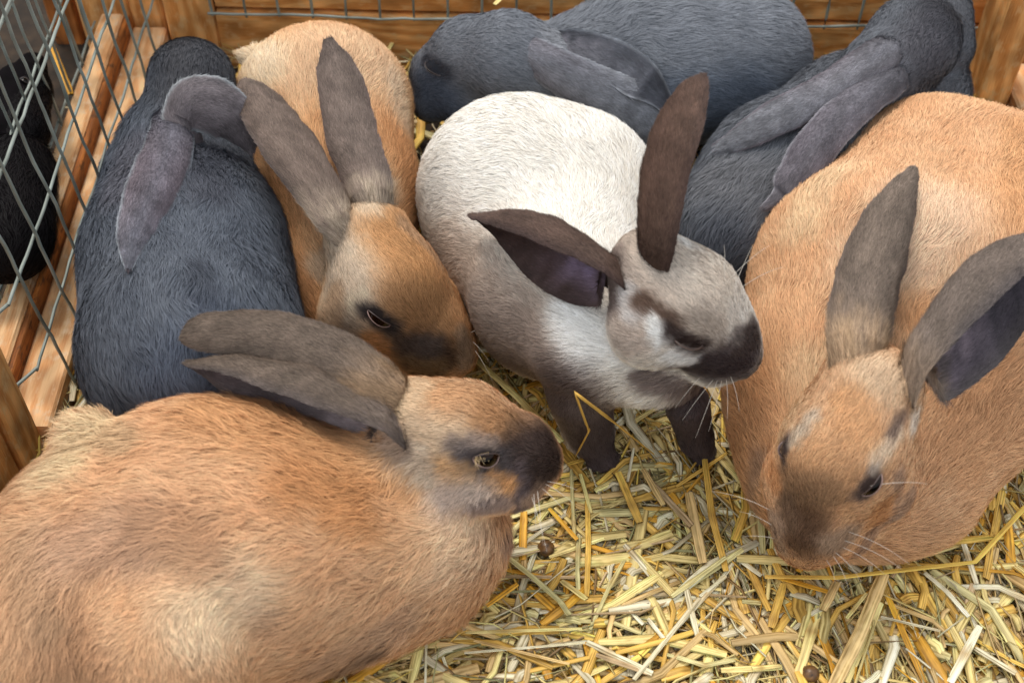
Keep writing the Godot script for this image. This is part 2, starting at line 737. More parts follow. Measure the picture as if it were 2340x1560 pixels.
		a.resize(Mesh.ARRAY_MAX)
		a[Mesh.ARRAY_VERTEX] = v
		a[Mesh.ARRAY_NORMAL] = n
		a[Mesh.ARRAY_COLOR] = skin
		a[Mesh.ARRAY_INDEX] = f
		body_mesh = ArrayMesh.new()
		body_mesh.add_surface_from_arrays(Mesh.PRIMITIVE_TRIANGLES, a)
		# the coat
		var rng := RandomNumberGenerator.new()
		rng.seed = 900 + seed_number
		var hv := PackedVector3Array()
		var hn := PackedVector3Array()
		var hc := PackedColorArray()
		var hf := PackedInt32Array()
		for i in range(0, f.size(), 3):
			var i0 := f[i]
			var i1 := f[i + 1]
			var i2 := f[i + 2]
			if lens[i0] <= 0.0008 or lens[i1] <= 0.0008 or lens[i2] <= 0.0008:
				continue
			var area := (v[i1] - v[i0]).cross(v[i2] - v[i0]).length() * 0.5
			var lm := (lens[i0] + lens[i1] + lens[i2]) / 3.0
			var many := area * 1e6 * density * clampf(0.009 / lm, 0.85, 2.2)
			var cnt := int(many + rng.randf())
			for s in cnt:
				var b0 := rng.randf()
				var b1 := rng.randf()
				if b0 + b1 > 1.0:
					b0 = 1.0 - b0
					b1 = 1.0 - b1
				var b2 := 1.0 - b0 - b1
				var p := v[i0] * b0 + v[i1] * b1 + v[i2] * b2
				var nn := (n[i0] * b0 + n[i1] * b1 + n[i2] * b2).normalized()
				var fl := flow[i0] * b0 + flow[i1] * b1 + flow[i2] * b2
				var c := cols[i0] * b0 + cols[i1] * b1 + cols[i2] * b2
				# tufts: neighbouring hairs lean together
				var t0 := n1.get_noise_3dv(p * 150.0)
				var t1 := n1.get_noise_3dv(p * 150.0 + Vector3(40, 3, 9))
				var side := nn.cross(fl)
				var ruffle := clampf(n1.get_noise_3dv(p * 17.0 + Vector3(3, 8, 1)) * 2.2, 0.0, 1.0) * ruffled
				fl = (fl + side * (t0 * (0.26 + ruffle * 0.75) + rng.randf_range(-0.22, 0.22))).normalized()
				var lift := clampf(0.26 + t1 * (0.22 + ruffle * 0.35) + ruffle * 0.12 + rng.randf_range(-0.12, 0.14), 0.05, 0.9)
				var l := (lens[i0] * b0 + lens[i1] * b1 + lens[i2] * b2) * rng.randf_range(0.65, 1.25)
				var d0 := (fl + nn * lift).normalized()
				var d1 := (fl + nn * (lift * 0.35 - 0.10) + side * rng.randf_range(-0.22, 0.22)).normalized()
				var wv := d0.cross(nn).normalized()
				wv = wv.rotated(d0, rng.randf_range(-0.6, 0.6)) * rng.randf_range(0.00011, 0.00021)
				var mid := p + d0 * (l * 0.5)
				var tip := mid + d1 * (l * 0.5)
				var shade := 1.0 + rng.randf_range(-0.085, 0.085) + t1 * (0.06 + ruffle * 0.08)
				var tint := rng.randf()
				c = c.lerp(Color(minf(c.r * 1.28 + 0.03, 1.0), minf(c.g * 1.28 + 0.03, 1.0), minf(c.b * 1.28 + 0.03, 1.0)), tint * tint * 0.38) * shade
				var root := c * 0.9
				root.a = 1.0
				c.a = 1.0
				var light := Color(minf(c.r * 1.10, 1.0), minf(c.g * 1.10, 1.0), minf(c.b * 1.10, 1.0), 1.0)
				var rn := wv.cross(d0).normalized()
				if rn.dot(nn) < 0.0:
					rn = -rn
				var sn := (nn * 0.76 + rn * 0.24).normalized()
				var at := hv.size()
				hv.append(p - wv)
				hv.append(p + wv)
				hv.append(mid - wv * 0.85)
				hv.append(mid + wv * 0.85)
				hv.append(tip)
				for k in 5:
					hn.append(sn)
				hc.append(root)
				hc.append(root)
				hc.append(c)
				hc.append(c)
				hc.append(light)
				# wound so that the front looks away from the skin
				if (wv.cross(d0)).dot(nn) > 0.0:
					hf.append_array(PackedInt32Array([at, at + 2, at + 1, at + 1, at + 2, at + 3, at + 2, at + 4, at + 3]))
				else:
					hf.append_array(PackedInt32Array([at, at + 1, at + 2, at + 1, at + 3, at + 2, at + 2, at + 3, at + 4]))
				strands += 1
		if hv.size():
			var b := []
			b.resize(Mesh.ARRAY_MAX)
			b[Mesh.ARRAY_VERTEX] = hv
			b[Mesh.ARRAY_NORMAL] = hn
			b[Mesh.ARRAY_COLOR] = hc
			b[Mesh.ARRAY_INDEX] = hf
			fur_mesh = ArrayMesh.new()
			fur_mesh.add_surface_from_arrays(Mesh.PRIMITIVE_TRIANGLES, b)


func rabbit(label: String, at: Vector3, base: Color, tip: Color, body_len: float, head_len: float, density: float) -> Rabbit:
	var r := Rabbit.new()
	r.node = thing("rabbit", at, label, "rabbit", "rabbits resting in and beside the pen")
	r.base_color = base
	r.tip_color = tip
	r.body_len = body_len
	r.head_len = head_len
	r.density = density
	r.seed_number = all_rabbits.size() + 1
	all_rabbits.append(r)
	return r


func curve(pts: Array, u: float) -> Variant:
	# Catmull-Rom through values (numbers or vectors)
	var m := pts.size() - 1
	var x := clampf(u, 0.0, 1.0) * m
	var i := mini(int(x), m - 1)
	var t := x - i
	var p0: Variant = pts[maxi(i - 1, 0)]
	var p1: Variant = pts[i]
	var p2: Variant = pts[i + 1]
	var p3: Variant = pts[mini(i + 2, m)]
	return (p1 * 2.0 + (p2 - p0) * t + (p0 * 2.0 - p1 * 5.0 + p2 * 4.0 - p3) * (t * t) + (p1 * 3.0 - p0 - p2 * 3.0 + p3) * (t * t * t)) * 0.5


func build_ear(r: Rabbit, e: Dictionary, sd: int) -> void:
	# a leaf-shaped shell rolled about its length: outer skin, inner skin, rim; then its short fur
	var stations := 30
	var across := 13
	var v := PackedVector3Array()
	var n := PackedVector3Array()
	var c := PackedColorArray()
	var f := PackedInt32Array()
	var rng := RandomNumberGenerator.new()
	rng.seed = 300 + sd
	var off := -r.node.position
	var pos := []
	var wid := []
	var nor := []
	for s in e.stations:
		pos.append(s[0])
		wid.append(s[1])
		nor.append(s[2])
	var rowlen := across * 2
	for i in stations + 1:
		var u := float(i) / stations
		var uu := 1.0 - pow(1.0 - u, 1.35)
		var p: Vector3 = curve(pos, uu)
		var q: Vector3 = curve(pos, minf(uu + 0.02, 1.0)) - curve(pos, maxf(uu - 0.02, 0.0))
		var t := q.normalized()
		var nn: Vector3 = curve(nor, uu)
		nn = (nn - t * nn.dot(t)).normalized()
		var s := t.cross(nn).normalized()
		var face_dir: Vector3 = (e.facing - t * t.dot(e.facing)).normalized()
		var phi := deg_to_rad(lerpf(e.curl.x, e.curl.y, uu))
		var rho: float = maxf(curve(wid, uu), 0.0007)
		var w := rho * sin(minf(phi, PI * 0.5))
		var thick := minf(0.0030 * clampf(w / 0.012, 0.3, 1.0), rho * 0.5)
		for side in 2:
			for k in across:
				var x := -1.0 + 2.0 * k / (across - 1)
				if side == 1:
					x = -x
				var th := x * phi
				var dirv := s * sin(th) + nn * cos(th)
				var edge := 1.0 - x * x
				var rr := rho if side == 0 else rho - thick * (0.35 + 0.65 * edge)
				var ripple := noise_a.get_noise_3dv(p * 45.0 + Vector3(x * 1.4, sd, 0)) * 0.0022 * (1.0 - edge * 0.5)
				v.append(p + off + (dirv - face_dir * dirv.dot(face_dir) * (1.0 - e.flat)) * (rr + ripple))
				var bent: Vector3 = (dirv + face_dir * dirv.dot(face_dir) * (1.0 / e.flat - 1.0)).normalized()
				var outward: Vector3 = bent if side == 0 else -bent
				n.append(outward)
				var m := noise_a.get_noise_3dv((p + dirv * w) * 70.0 + Vector3(sd * 7, 0, 0))
				var col: Color = e.outer if side == 0 else e.inner
				if side == 0 and e.has("blush"):
					col = col.lerp(e.blush, 0.45 * exp(-pow((uu - e.blush_at) / 0.28, 2.0)) * (0.4 + 0.6 * absf(x)))
				if side == 1:
					col = col.lerp(e.inner_sheen, 0.95 * exp(-pow((uu - 0.30) / 0.20, 2.0)) * edge * clampf(0.6 + m, 0.0, 1.0))  # sheen inside the ear, painted into the inner colour
				col = col.lerp(e.rim, smoothstep(0.80, 1.0, absf(x)) * 0.9)
				if e.has("base"):
					col = col.lerp(e.base, (1.0 - smoothstep(0.13, 0.27, uu + m * 0.09)) * 0.92)
				col = col * (1.0 + m * 0.20 + 0.10 * noise_a.get_noise_3dv(Vector3(x * 9.0, uu * 3.0, sd * 3.3)))
				col.a = 1.0
				c.append(col)
	for i in stations:
		for k in rowlen:
			var a := i * rowlen + k
			var b := i * rowlen + (k + 1) % rowlen
			f.append_array(PackedInt32Array([a, b, a + rowlen, b, b + rowlen, a + rowlen]))
	for k in range(1, rowlen - 1):
		f.append_array(PackedInt32Array([stations * rowlen, stations * rowlen + k, stations * rowlen + k + 1]))
	wind(v, n, f)
	var ear := commit("ear", mesh_of(v, n, c, f), ear_material, r.node)
	# fur of the ear
	var hv := PackedVector3Array()
	var hn := PackedVector3Array()
	var hc := PackedColorArray()
	var hf := PackedInt32Array()
	for i in range(0, stations * rowlen * 6, 3):
		var i0 := f[i]
		var i1 := f[i + 1]
		var i2 := f[i + 2]
		var area := (v[i1] - v[i0]).cross(v[i2] - v[i0]).length() * 0.5
		var k0 := i0 % rowlen
		var inside := k0 >= across
		var row := i0 / rowlen
		var cnt := int(area * 1e6 * (0.55 if inside else 1.5) + rng.randf())
		for s in cnt:
			var b0 := rng.randf()
			var b1 := rng.randf()
			if b0 + b1 > 1.0:
				b0 = 1.0 - b0
				b1 = 1.0 - b1
			var b2 := 1.0 - b0 - b1
			var p := v[i0] * b0 + v[i1] * b1 + v[i2] * b2
			var nn := (n[i0] + n[i1] + n[i2]).normalized()
			var col := c[i0] * b0 + c[i1] * b1 + c[i2] * b2
			var along := (v[mini(row + 1, stations) * rowlen + k0] - v[maxi(row - 1, 0) * rowlen + k0]).normalized()
			var l := rng.randf_range(0.0024, 0.0046) * (1.0 + (2.0 if e.has("base") else 0.7) * maxf(0.0, 1.0 - row / 8.0))
			var d := (along + nn * rng.randf_range(0.12, 0.42) + nn.cross(along) * rng.randf_range(-0.35, 0.35)).normalized()
			var wv := d.cross(nn).normalized().rotated(d, rng.randf_range(-0.5, 0.5)) * rng.randf_range(0.00012, 0.0002)
			col = col * (1.0 + rng.randf_range(-0.22, 0.26))
			col.a = 1.0
			var at := hv.size()
			hv.append_array(PackedVector3Array([p - wv, p + wv, p + d * l]))
			hn.append_array(PackedVector3Array([nn, nn, nn]))
			hc.append_array(PackedColorArray([col, col, col]))
			if wv.cross(d).dot(nn) > 0.0:
				hf.append_array(PackedInt32Array([at, at + 2, at + 1]))
			else:
				hf.append_array(PackedInt32Array([at, at + 1, at + 2]))
	var fz := commit("ear_fur", mesh_of(hv, hn, hc, hf), fur_material, ear)
	fz.set_meta("kind", "stuff")


func build_eye(r: Rabbit, e: Array, lashes: bool) -> void:
	# e: centre, axis, half length, half height, outward
	var off := -r.node.position
	var o: Vector3 = e[0] + off
	var ax: Vector3 = e[1]
	var nn: Vector3 = e[4]
	ax = (ax - nn * ax.dot(nn)).normalized()
	var up := nn.cross(ax).normalized()
	var la: float = e[2]
	var lb: float = e[3]
	var v := PackedVector3Array()
	var n := PackedVector3Array()
	var c := PackedColorArray()
	var f := PackedInt32Array()
	var rings := 7
	var seg := 28
	var ball := la * 1.18
	for i in rings + 1:
		var s := float(i) / rings
		for k in seg:
			var a := TAU * k / seg
			# almond: the ends are pinched
			var x := cos(a) * la * s
			var y := sin(a) * lb * s * (1.0 - 0.12 * pow(absf(cos(a)), 3.0))
			var z := sqrt(maxf(ball * ball - x * x - y * y, 0.0)) - ball * 0.50
			v.append(o + ax * x + up * y + nn * maxf(z, -0.001))
			n.append((ax * x + up * y + nn * sqrt(maxf(ball * ball - x * x - y * y, 1e-8))).normalized())
			var pupil := smoothstep(0.30, 0.45, s * la / 0.0095)
			c.append(Color8(6, 5, 5).lerp(Color8(34, 21, 14), pupil))
	for i in rings:
		for k in seg:
			var a := i * seg + k
			var b := i * seg + (k + 1) % seg
			f.append_array(PackedInt32Array([a, a + seg, b, b, a + seg, b + seg]))
	wind(v, n, f)
	var eye := commit("eye", mesh_of(v, n, c, f), eye_material, r.node)
	var path := PackedVector3Array()
	var radii := PackedFloat32Array()
	var cols := PackedColorArray()
	for k in seg + 1:
		var a := TAU * k / seg
		var x := cos(a) * la * 1.05
		var y := sin(a) * lb * 1.12 * (1.0 - 0.12 * pow(absf(cos(a)), 3.0))
		var z := sqrt(maxf(ball * ball - x * x - y * y, 0.0)) - ball * 0.50
		path.append(o + ax * x + up * y + nn * (maxf(z, -0.001) + 0.0003))
		radii.append(0.00028 + 0.00020 * absf(cos(a)))
		cols.append(r_lid(e).lerp(Color8(66, 56, 54), smoothstep(-0.35, 0.45, sin(a)) * 0.85))
	commit("eyelid", tube(path, radii, cols, 6, 1.0, nn), lid_material, eye)
	if lashes:
		var hv := PackedVector3Array()
		var hn := PackedVector3Array()
		var hc := PackedColorArray()
		var hf := PackedInt32Array()
		var rng := RandomNumberGenerator.new()
		rng.seed = 41
		for k in 13:
			var a := lerpf(PI * 0.5, PI * 1.0, k / 12.0)
			var p := o + ax * (cos(a) * la * 1.05) + up * (sin(a) * lb * 1.15) + nn * 0.0018
			var d := (nn * 0.5 - up * 0.75 - ax * rng.randf_range(-0.5, 0.3)).normalized()
			add_tube(hv, hn, hc, hf, PackedVector3Array([p, p + d * 0.003 + nn * 0.0008, p + d * rng.randf_range(0.005, 0.008)]), PackedFloat32Array([0.00014, 0.00012, 0.00004]), PackedColorArray([Color8(206, 176, 128), Color8(216, 188, 142), Color8(222, 198, 156)]), 3)
		commit("eyelash", mesh_of(hv, hn, hc, hf), whisker_material, eye).set_meta("kind", "stuff")


func r_lid(e: Array) -> Color:
	return e[5]


func build_whisker(r: Rabbit, a: Vector3, b: Vector3, dark: bool) -> void:
	var off := -r.node.position
	var m := (a + b) * 0.5 + Vector3(0, 0.012, 0.004) * minf(1.0, a.distance_to(b) / 0.04)
	var path := PackedVector3Array()
	var radii := PackedFloat32Array()
	var cols := PackedColorArray()
	for i in 9:
		var t := i / 8.0
		path.append(off + a.lerp(m, t).lerp(m.lerp(b, t), t))
		radii.append(lerpf(0.00020, 0.00005, t))
		cols.append(Color8(60, 52, 48) if dark else Color8(226, 218, 206))
	commit("whisker", tube(path, radii, cols, 4), whisker_material, r.node)


func build_rabbits() -> void:
	describe_rabbits()
	for r: Rabbit in all_rabbits:
		for o: Rabbit in all_rabbits:
			if o != r:
				r.others.append(o)
	var jobs := []
	var task := WorkerThreadPool.add_group_task(func(i: int) -> void: all_rabbits[i].work(), all_rabbits.size(), -1, true)
	WorkerThreadPool.wait_for_group_task_completion(task)
	var total := 0
	for r: Rabbit in all_rabbits:
		var body := commit("body", r.body_mesh, skin_material, r.node, -r.node.position)
		if r.fur_mesh:
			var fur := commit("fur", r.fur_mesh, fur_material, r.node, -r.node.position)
			fur.set_meta("kind", "stuff")
		total += r.strands
		var sd := r.seed_number * 10
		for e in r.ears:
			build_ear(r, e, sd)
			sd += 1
		for e in r.eyes:
			build_eye(r, e, e[6])
		for w in r.whiskers:
			build_whisker(r, w[0], w[1], w[2])
	print("strands ", total)


# ---------------------------------------------------------------- straw
var straw_tones := {
	"golden": Color8(246, 198, 100), "ochre": Color8(238, 176, 64), "pale": Color8(250, 226, 152), "cream": Color8(242, 232, 200),
	"greenish": Color8(222, 212, 154), "grey brown": Color8(206, 178, 140), "tan": Color8(232, 198, 138),
}


func straw_uv(arr: Array, from: int, sides: int, length: float, rng: RandomNumberGenerator) -> void:
	var shift := Vector2(rng.randf(), rng.randf())
	var v: PackedVector3Array = arr[0]
	var rows := (v.size() - from) / sides
	for i in rows:
		for k in sides:
			arr[4].append(shift + Vector2(length / 0.06 * i / maxf(rows - 1, 1), 0.5 * k / sides))


func stalk_arrays(arr: Array, pts: PackedVector3Array, w: float, flat: float, col: Color, sides: int, rng: RandomNumberGenerator, steps: int) -> void:
	var path := PackedVector3Array()
	var radii := PackedFloat32Array()
	var cols := PackedColorArray()
	var node_at := rng.randf_range(0.15, 1.6)
	for i in pts.size() - 1:
		for k in steps:
			path.append(pts[i].lerp(pts[i + 1], float(k) / steps))
	path.append(pts[pts.size() - 1])
	var tilt := Vector3(rng.randf_range(-0.35, 0.35), 1.0, rng.randf_range(-0.35, 0.35)).normalized()
	var fade := rng.randf_range(-0.12, 0.12)
	for i in path.size():
		var t := float(i) / (path.size() - 1)
		var knot := exp(-pow((t - node_at) * 14.0, 2.0))
		radii.append(w * 0.5 * (1.0 + knot * 0.18 + rng.randf_range(-0.07, 0.07)) * (0.82 if i == 0 or i == path.size() - 1 else 1.0))
		var c := col * (1.0 + fade * (t - 0.5) * 2.0 + rng.randf_range(-0.06, 0.06))
		c = c.lerp(Color8(150, 112, 60), knot * 0.5)
		c.a = 1.0
		cols.append(c)
	var from: int = arr[0].size()
	add_tube(arr[0], arr[1], arr[2], arr[3], path, radii, cols, sides, flat, tilt, 0.10)
	straw_uv(arr, from, sides, path[0].distance_to(path[path.size() - 1]), rng)


func stalk(pts: PackedVector3Array, w: float, tone: String, label: String, rng: RandomNumberGenerator, group := "") -> void:
	var base := (pts[0] + pts[pts.size() - 1]) * 0.5
	base.y = minf(pts[0].y, pts[pts.size() - 1].y)
	var arr := [PackedVector3Array(), PackedVector3Array(), PackedColorArray(), PackedInt32Array(), PackedVector2Array()]
	var local := PackedVector3Array()
	for p in pts:
		local.append(p - base)
	var col: Color = straw_tones[tone]
	col = col * rng.randf_range(0.92, 1.06)
	col.a = 1.0
	stalk_arrays(arr, local, w, rng.randf_range(0.14, 0.36), col, 10, rng, 6)
	wind(arr[0], arr[1], arr[3])
	var o := commit(numbered("straw_stalk"), mesh_of(arr[0], arr[1], arr[2], arr[3], arr[4]), straw_material, self, base)
	tag(o, label, "straw", group)


func build_straw() -> void:
	var rng := RandomNumberGenerator.new()
	rng.seed = 4242
	var keys := ["golden", "golden", "golden", "ochre", "pale", "pale", "pale", "cream", "cream", "greenish", "tan", "tan"]
	# chopped straw and hay, a layer over the whole pen floor
	var arr := [PackedVector3Array(), PackedVector3Array(), PackedColorArray(), PackedInt32Array(), PackedVector2Array()]
	for i in 18000:
		var main := i < 12000
		var x := rng.randf_range(-0.14, 0.42) if main else rng.randf_range(-0.40, 0.49)
		var z := rng.randf_range(-0.10, 0.33) if main else rng.randf_range(-0.38, 0.50)
		var deep := rng.randf()
		var ang := rng.randf_range(0, PI)
		if rng.randf() < 0.45:
			ang = (0.2 if x < 0.12 and z > 0.12 else 1.75) + rng.randf_range(-0.5, 0.5)
		var thin := rng.randf() < 0.62
		var l := (rng.randf_range(0.03, 0.10) if rng.randf() < 0.6 else rng.randf_range(0.010, 0.03)) if not thin else rng.randf_range(0.015, 0.10)
		var w := rng.randf_range(0.0035, 0.0085) if not thin else rng.randf_range(0.0007, 0.0026)
		var col: Color = straw_tones[keys[rng.randi() % keys.size()]]
		if thin and rng.randf() < 0.4:
			col = [straw_tones["pale"], straw_tones["grey brown"], Color8(150, 122, 86), Color8(168, 166, 120)][rng.randi() % 4]
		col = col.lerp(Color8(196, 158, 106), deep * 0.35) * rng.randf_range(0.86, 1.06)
		col.a = 1.0
		var y := lerpf(0.008, -0.011, deep)
		var d := Vector3(cos(ang), rng.randf_range(-0.09, 0.09), -sin(ang)) * l * 0.5
		var side := Vector3(sin(ang), 0, cos(ang)) * l * rng.randf_range(-0.12, 0.12)
		var c := Vector3(x, y, z)
		stalk_arrays(arr, PackedVector3Array([c - d, c + side + Vector3(0, rng.randf_range(0, 0.004), 0), c + d]), w, rng.randf_range(0.12, 0.4) if not thin else 0.6, col, 6 if not thin else 3, rng, 2 if not thin else 1)
	wind(arr[0], arr[1], arr[3])
	var litter := commit("straw_litter", mesh_of(arr[0], arr[1], arr[2], arr[3], arr[4]), straw_material, self)
	tag(litter, "loose layer of chopped straw and hay covering the pen floor", "straw litter", "", "stuff")
	describe_straw(rng)


func pellet(at: Vector3, label: String, sd: int) -> void:
	var m := SphereMesh.new()
	m.radius = 0.0062
	m.height = 0.0115
	m.radial_segments = 18
	m.rings = 10
	var st := SurfaceTool.new()
	st.create_from(m, 0)
	var a := st.commit_to_arrays()
	var v: PackedVector3Array = a[Mesh.ARRAY_VERTEX]
	var c := PackedColorArray()
	for i in v.size():
		var k := noise_a.get_noise_3dv(v[i] * 220.0 + Vector3(sd, 0, 0))
		v[i] = v[i] * (1.0 + k * 0.12)
		c.append(Color8(122, 88, 52).lerp(Color8(70, 50, 32), 0.5 + k))
	var o := commit(numbered("dropping"), mesh_of(v, a[Mesh.ARRAY_NORMAL], c, a[Mesh.ARRAY_INDEX]), lid_material, self, at)
	tag(o, label, "dropping", "droppings on the straw")


func describe_rabbits() -> void:
	var r: Rabbit
	r = rabbit("slate grey rabbit facing away beside the left wire wall, one ear folded over", Vector3(-0.2596, 0.0000, -0.0577), Color8(86, 92, 103), Color8(124, 131, 142), 0.0120, 0.0065, 1.15)
	r.ruffled = 0.50
	r.bone(0, Vector3(-0.2726, 0.0850, -0.1447), Vector3(-0.2720, 0.0604, -0.1123), 0.0496, 0.0622)
	r.bone(0, Vector3(-0.2720, 0.0604, -0.1123), Vector3(-0.2536, 0.0719, -0.0242), 0.0622, 0.0746)
	r.bone(0, Vector3(-0.2536, 0.0719, -0.0242), Vector3(-0.2336, 0.0783, 0.0719), 0.0746, 0.0816)
	r.bone(1, Vector3(-0.2930, 0.0850, -0.2454), Vector3(-0.2685, 0.1200, -0.1845), 0.0226, 0.0322)
	r.bone(1, Vector3(-0.2685, 0.1200, -0.1845), Vector3(-0.2695, 0.1000, -0.1493), 0.0322, 0.0392)
	r.bone(2, Vector3(-0.3306, 0.0400, -0.1570), Vector3(-0.3547, 0.0200, -0.1823), 0.0294, 0.0131)
	r.paint(Vector3(-0.2617, 0.1462, -0.1592), Vector3(-0.2614, 0.1524, -0.1975), 0.0354, Color8(66, 66, 70), 0.80)
	r.paint(Vector3(-0.2072, 0.1516, 0.0961), Vector3(-0.2170, 0.1579, 0.0650), 0.0089, Color8(64, 68, 78), 0.50)
	r.paint(Vector3(-0.1979, 0.1319, 0.1220), Vector3(-0.2214, 0.1130, 0.1447), 0.0354, Color8(84, 94, 114), 0.60)
	r.paint(Vector3(-0.3014, 0.1230, -0.1001), Vector3(-0.2894, 0.1455, -0.0290), 0.0208, Color8(108, 106, 116), 0.60)
	r.paint(Vector3(-0.2380, 0.1334, -0.0827), Vector3(-0.2260, 0.1501, -0.0240), 0.0204, Color8(62, 62, 70), 0.50)
	r.ears.append({"stations": [[Vector3(-0.2802, 0.1077, -0.1500), 0.0112, Vector3(-0.0314, 0.8308, -0.5557)], [Vector3(-0.2722, 0.1236, -0.1190), 0.0178, Vector3(0.0565, 0.8905, -0.4514)], [Vector3(-0.2649, 0.1370, -0.0704), 0.0231, Vector3(0.2688, 0.9100, -0.3157)], [Vector3(-0.2655, 0.1470, -0.0178), 0.0259, Vector3(0.4512, 0.8859, -0.1077)], [Vector3(-0.2712, 0.1469, 0.0137), 0.0236, Vector3(0.4925, 0.8622, 0.1187)], [Vector3(-0.2719, 0.1472, 0.0478), 0.0175, Vector3(0.4714, 0.8818, 0.0153)], [Vector3(-0.2638, 0.1568, 0.0744), 0.0042, Vector3(0.4325, 0.8948, -0.1110)]], "curl": Vector2(60, 35), "outer": Color8(104, 106, 116), "inner": Color8(120, 104, 108), "rim": Color8(150, 158, 166), "facing": Vector3(0.2597, 0.6428, 0.7206), "flat": 1.00, "inner_sheen": Color8(170, 150, 160), "blush": Color8(132, 104, 108), "blush_at": 0.55})
	r.ears.append({"stations": [[Vector3(-0.2556, 0.1083, -0.1111), 0.0083, Vector3(0.4128, -0.5389, 0.7343)], [Vector3(-0.2530, 0.1334, -0.0968), 0.0125, Vector3(0.4278, -0.2242, 0.8756)], [Vector3(-0.2575, 0.1452, -0.1072), 0.0213, Vector3(0.2132, 0.3055, 0.9280)], [Vector3(-0.2456, 0.1537, -0.1139), 0.0265, Vector3(-0.0194, 0.5260, 0.8502)], [Vector3(-0.2347, 0.1511, -0.1126), 0.0270, Vector3(0.3403, 0.5514, 0.7616)], [Vector3(-0.2223, 0.1413, -0.1127), 0.0236, Vector3(0.4437, 0.3404, 0.8290)], [Vector3(-0.2122, 0.1280, -0.1065), 0.0145, Vector3(0.3577, 0.2757, 0.8922)], [Vector3(-0.2070, 0.1154, -0.0984), 0.0032, Vector3(0.3158, 0.2416, 0.9176)]], "curl": Vector2(50, 60), "outer": Color8(108, 102, 106), "inner": Color8(110, 96, 100), "rim": Color8(168, 176, 182), "facing": Vector3(0.2191, 0.6117, 0.7602), "flat": 1.00, "inner_sheen": Color8(170, 150, 160)})
	r = rabbit("orange rabbit with brown muzzle between the grey and the white rabbit, head lowered", Vector3(-0.1426, 0.0000, -0.0818), Color8(206, 152, 106), Color8(224, 184, 144), 0.0105, 0.0060, 1.15)
	r.bone(0, Vector3(-0.1277, 0.0375, 0.0047), Vector3(-0.1374, 0.0493, -0.0416), 0.0372, 0.0500)
	r.bone(0, Vector3(-0.1374, 0.0493, -0.0416), Vector3(-0.1450, 0.0596, -0.1078), 0.0500, 0.0613)
	r.bone(0, Vector3(-0.1450, 0.0596, -0.1078), Vector3(-0.1634, 0.0745, -0.1965), 0.0613, 0.0774)
	r.bone(1, Vector3(-0.0454, 0.0420, 0.0502), Vector3(-0.0614, 0.0550, 0.0439), 0.0179, 0.0304)
	r.bone(1, Vector3(-0.0614, 0.0550, 0.0439), Vector3(-0.0926, 0.0850, 0.0256), 0.0304, 0.0425)
	r.bone(1, Vector3(-0.0926, 0.0850, 0.0256), Vector3(-0.1075, 0.1050, -0.0073), 0.0425, 0.0342)
	r.bone(1, Vector3(-0.1188, 0.0650, 0.0332), Vector3(-0.1188, 0.0650, 0.0332), 0.0290, 0.0290)
	r.bone(1, Vector3(-0.0544, 0.0550, 0.0068), Vector3(-0.0544, 0.0550, 0.0068), 0.0189, 0.0189)
	r.bone(3, Vector3(-0.2220, 0.1000, -0.2380), Vector3(-0.2393, 0.1000, -0.2474), 0.0152, 0.0049)
	r.paint(Vector3(-0.1809, 0.0639, -0.0082), Vector3(-0.1903, 0.0899, -0.0598), 0.0307, Color8(185, 129, 84), 0.80)
	r.paint(Vector3(-0.0936, 0.1037, -0.1393), Vector3(-0.0815, 0.0772, -0.0836), 0.0252, Color8(190, 137, 94), 0.80)
	r.paint(Vector3(-0.1232, 0.1398, -0.1908), Vector3(-0.1676, 0.1476, -0.1746), 0.0471, Color8(224, 190, 158), 0.70)
	r.paint(Vector3(-0.0991, 0.1139, -0.1836), Vector3(-0.0915, 0.0972, -0.1583), 0.0165, Color8(222, 196, 170), 0.60)
	r.paint(Vector3(-0.2314, 0.1072, -0.2315), Vector3(-0.2052, 0.1367, -0.1773), 0.0228, Color8(232, 209, 179), 0.90)
	r.paint(Vector3(-0.1470, 0.1210, -0.0764), Vector3(-0.1337, 0.1266, -0.0114), 0.0239, Color8(201, 153, 111), 0.60)
	r.paint(Vector3(-0.1573, 0.0780, 0.0053), Vector3(-0.1509, 0.0547, 0.0294), 0.0134, Color8(190, 139, 97), 0.70)
	r.paint(Vector3(-0.1186, 0.1357, 0.0028), Vector3(-0.1202, 0.1072, 0.0550), 0.0385, Color8(197, 178, 157), 1.00)
	r.paint(Vector3(-0.1386, 0.1180, -0.0016), Vector3(-0.1450, 0.0855, 0.0033), 0.0111, Color8(196, 174, 150), 0.70)
	r.paint(Vector3(-0.0969, 0.1375, -0.0093), Vector3(-0.0664, 0.1179, 0.0434), 0.0242, Color8(190, 142, 97), 1.00)
	r.paint(Vector3(-0.1051, 0.1387, -0.0126), Vector3(-0.1001, 0.1009, -0.0682), 0.0145, Color8(196, 180, 160), 0.80)
	r.paint(Vector3(-0.0780, 0.1248, -0.0039), Vector3(-0.0521, 0.1056, 0.0136), 0.0097, Color8(150, 126, 107), 0.50)
	r.paint(Vector3(-0.0590, 0.0954, 0.0571), Vector3(-0.0756, 0.1084, 0.0604), 0.0223, Color8(147, 110, 77), 0.85)
	r.paint(Vector3(-0.0502, 0.0633, 0.0726), Vector3(-0.0658, 0.0723, 0.0731), 0.0175, Color8(80, 62, 50), 1.00)
	r.paint(Vector3(-0.0864, 0.0779, 0.0715), Vector3(-0.0578, 0.0735, 0.0720), 0.0115, Color8(78, 68, 64), 0.90)
	r.paint(Vector3(-0.0747, 0.0570, 0.0750), Vector3(-0.0553, 0.0547, 0.0751), 0.0110, Color8(120, 98, 74), 0.80)
	r.paint(Vector3(-0.0358, 0.0697, 0.0559), Vector3(-0.0329, 0.0492, 0.0642), 0.0085, Color8(151, 132, 115), 0.70)
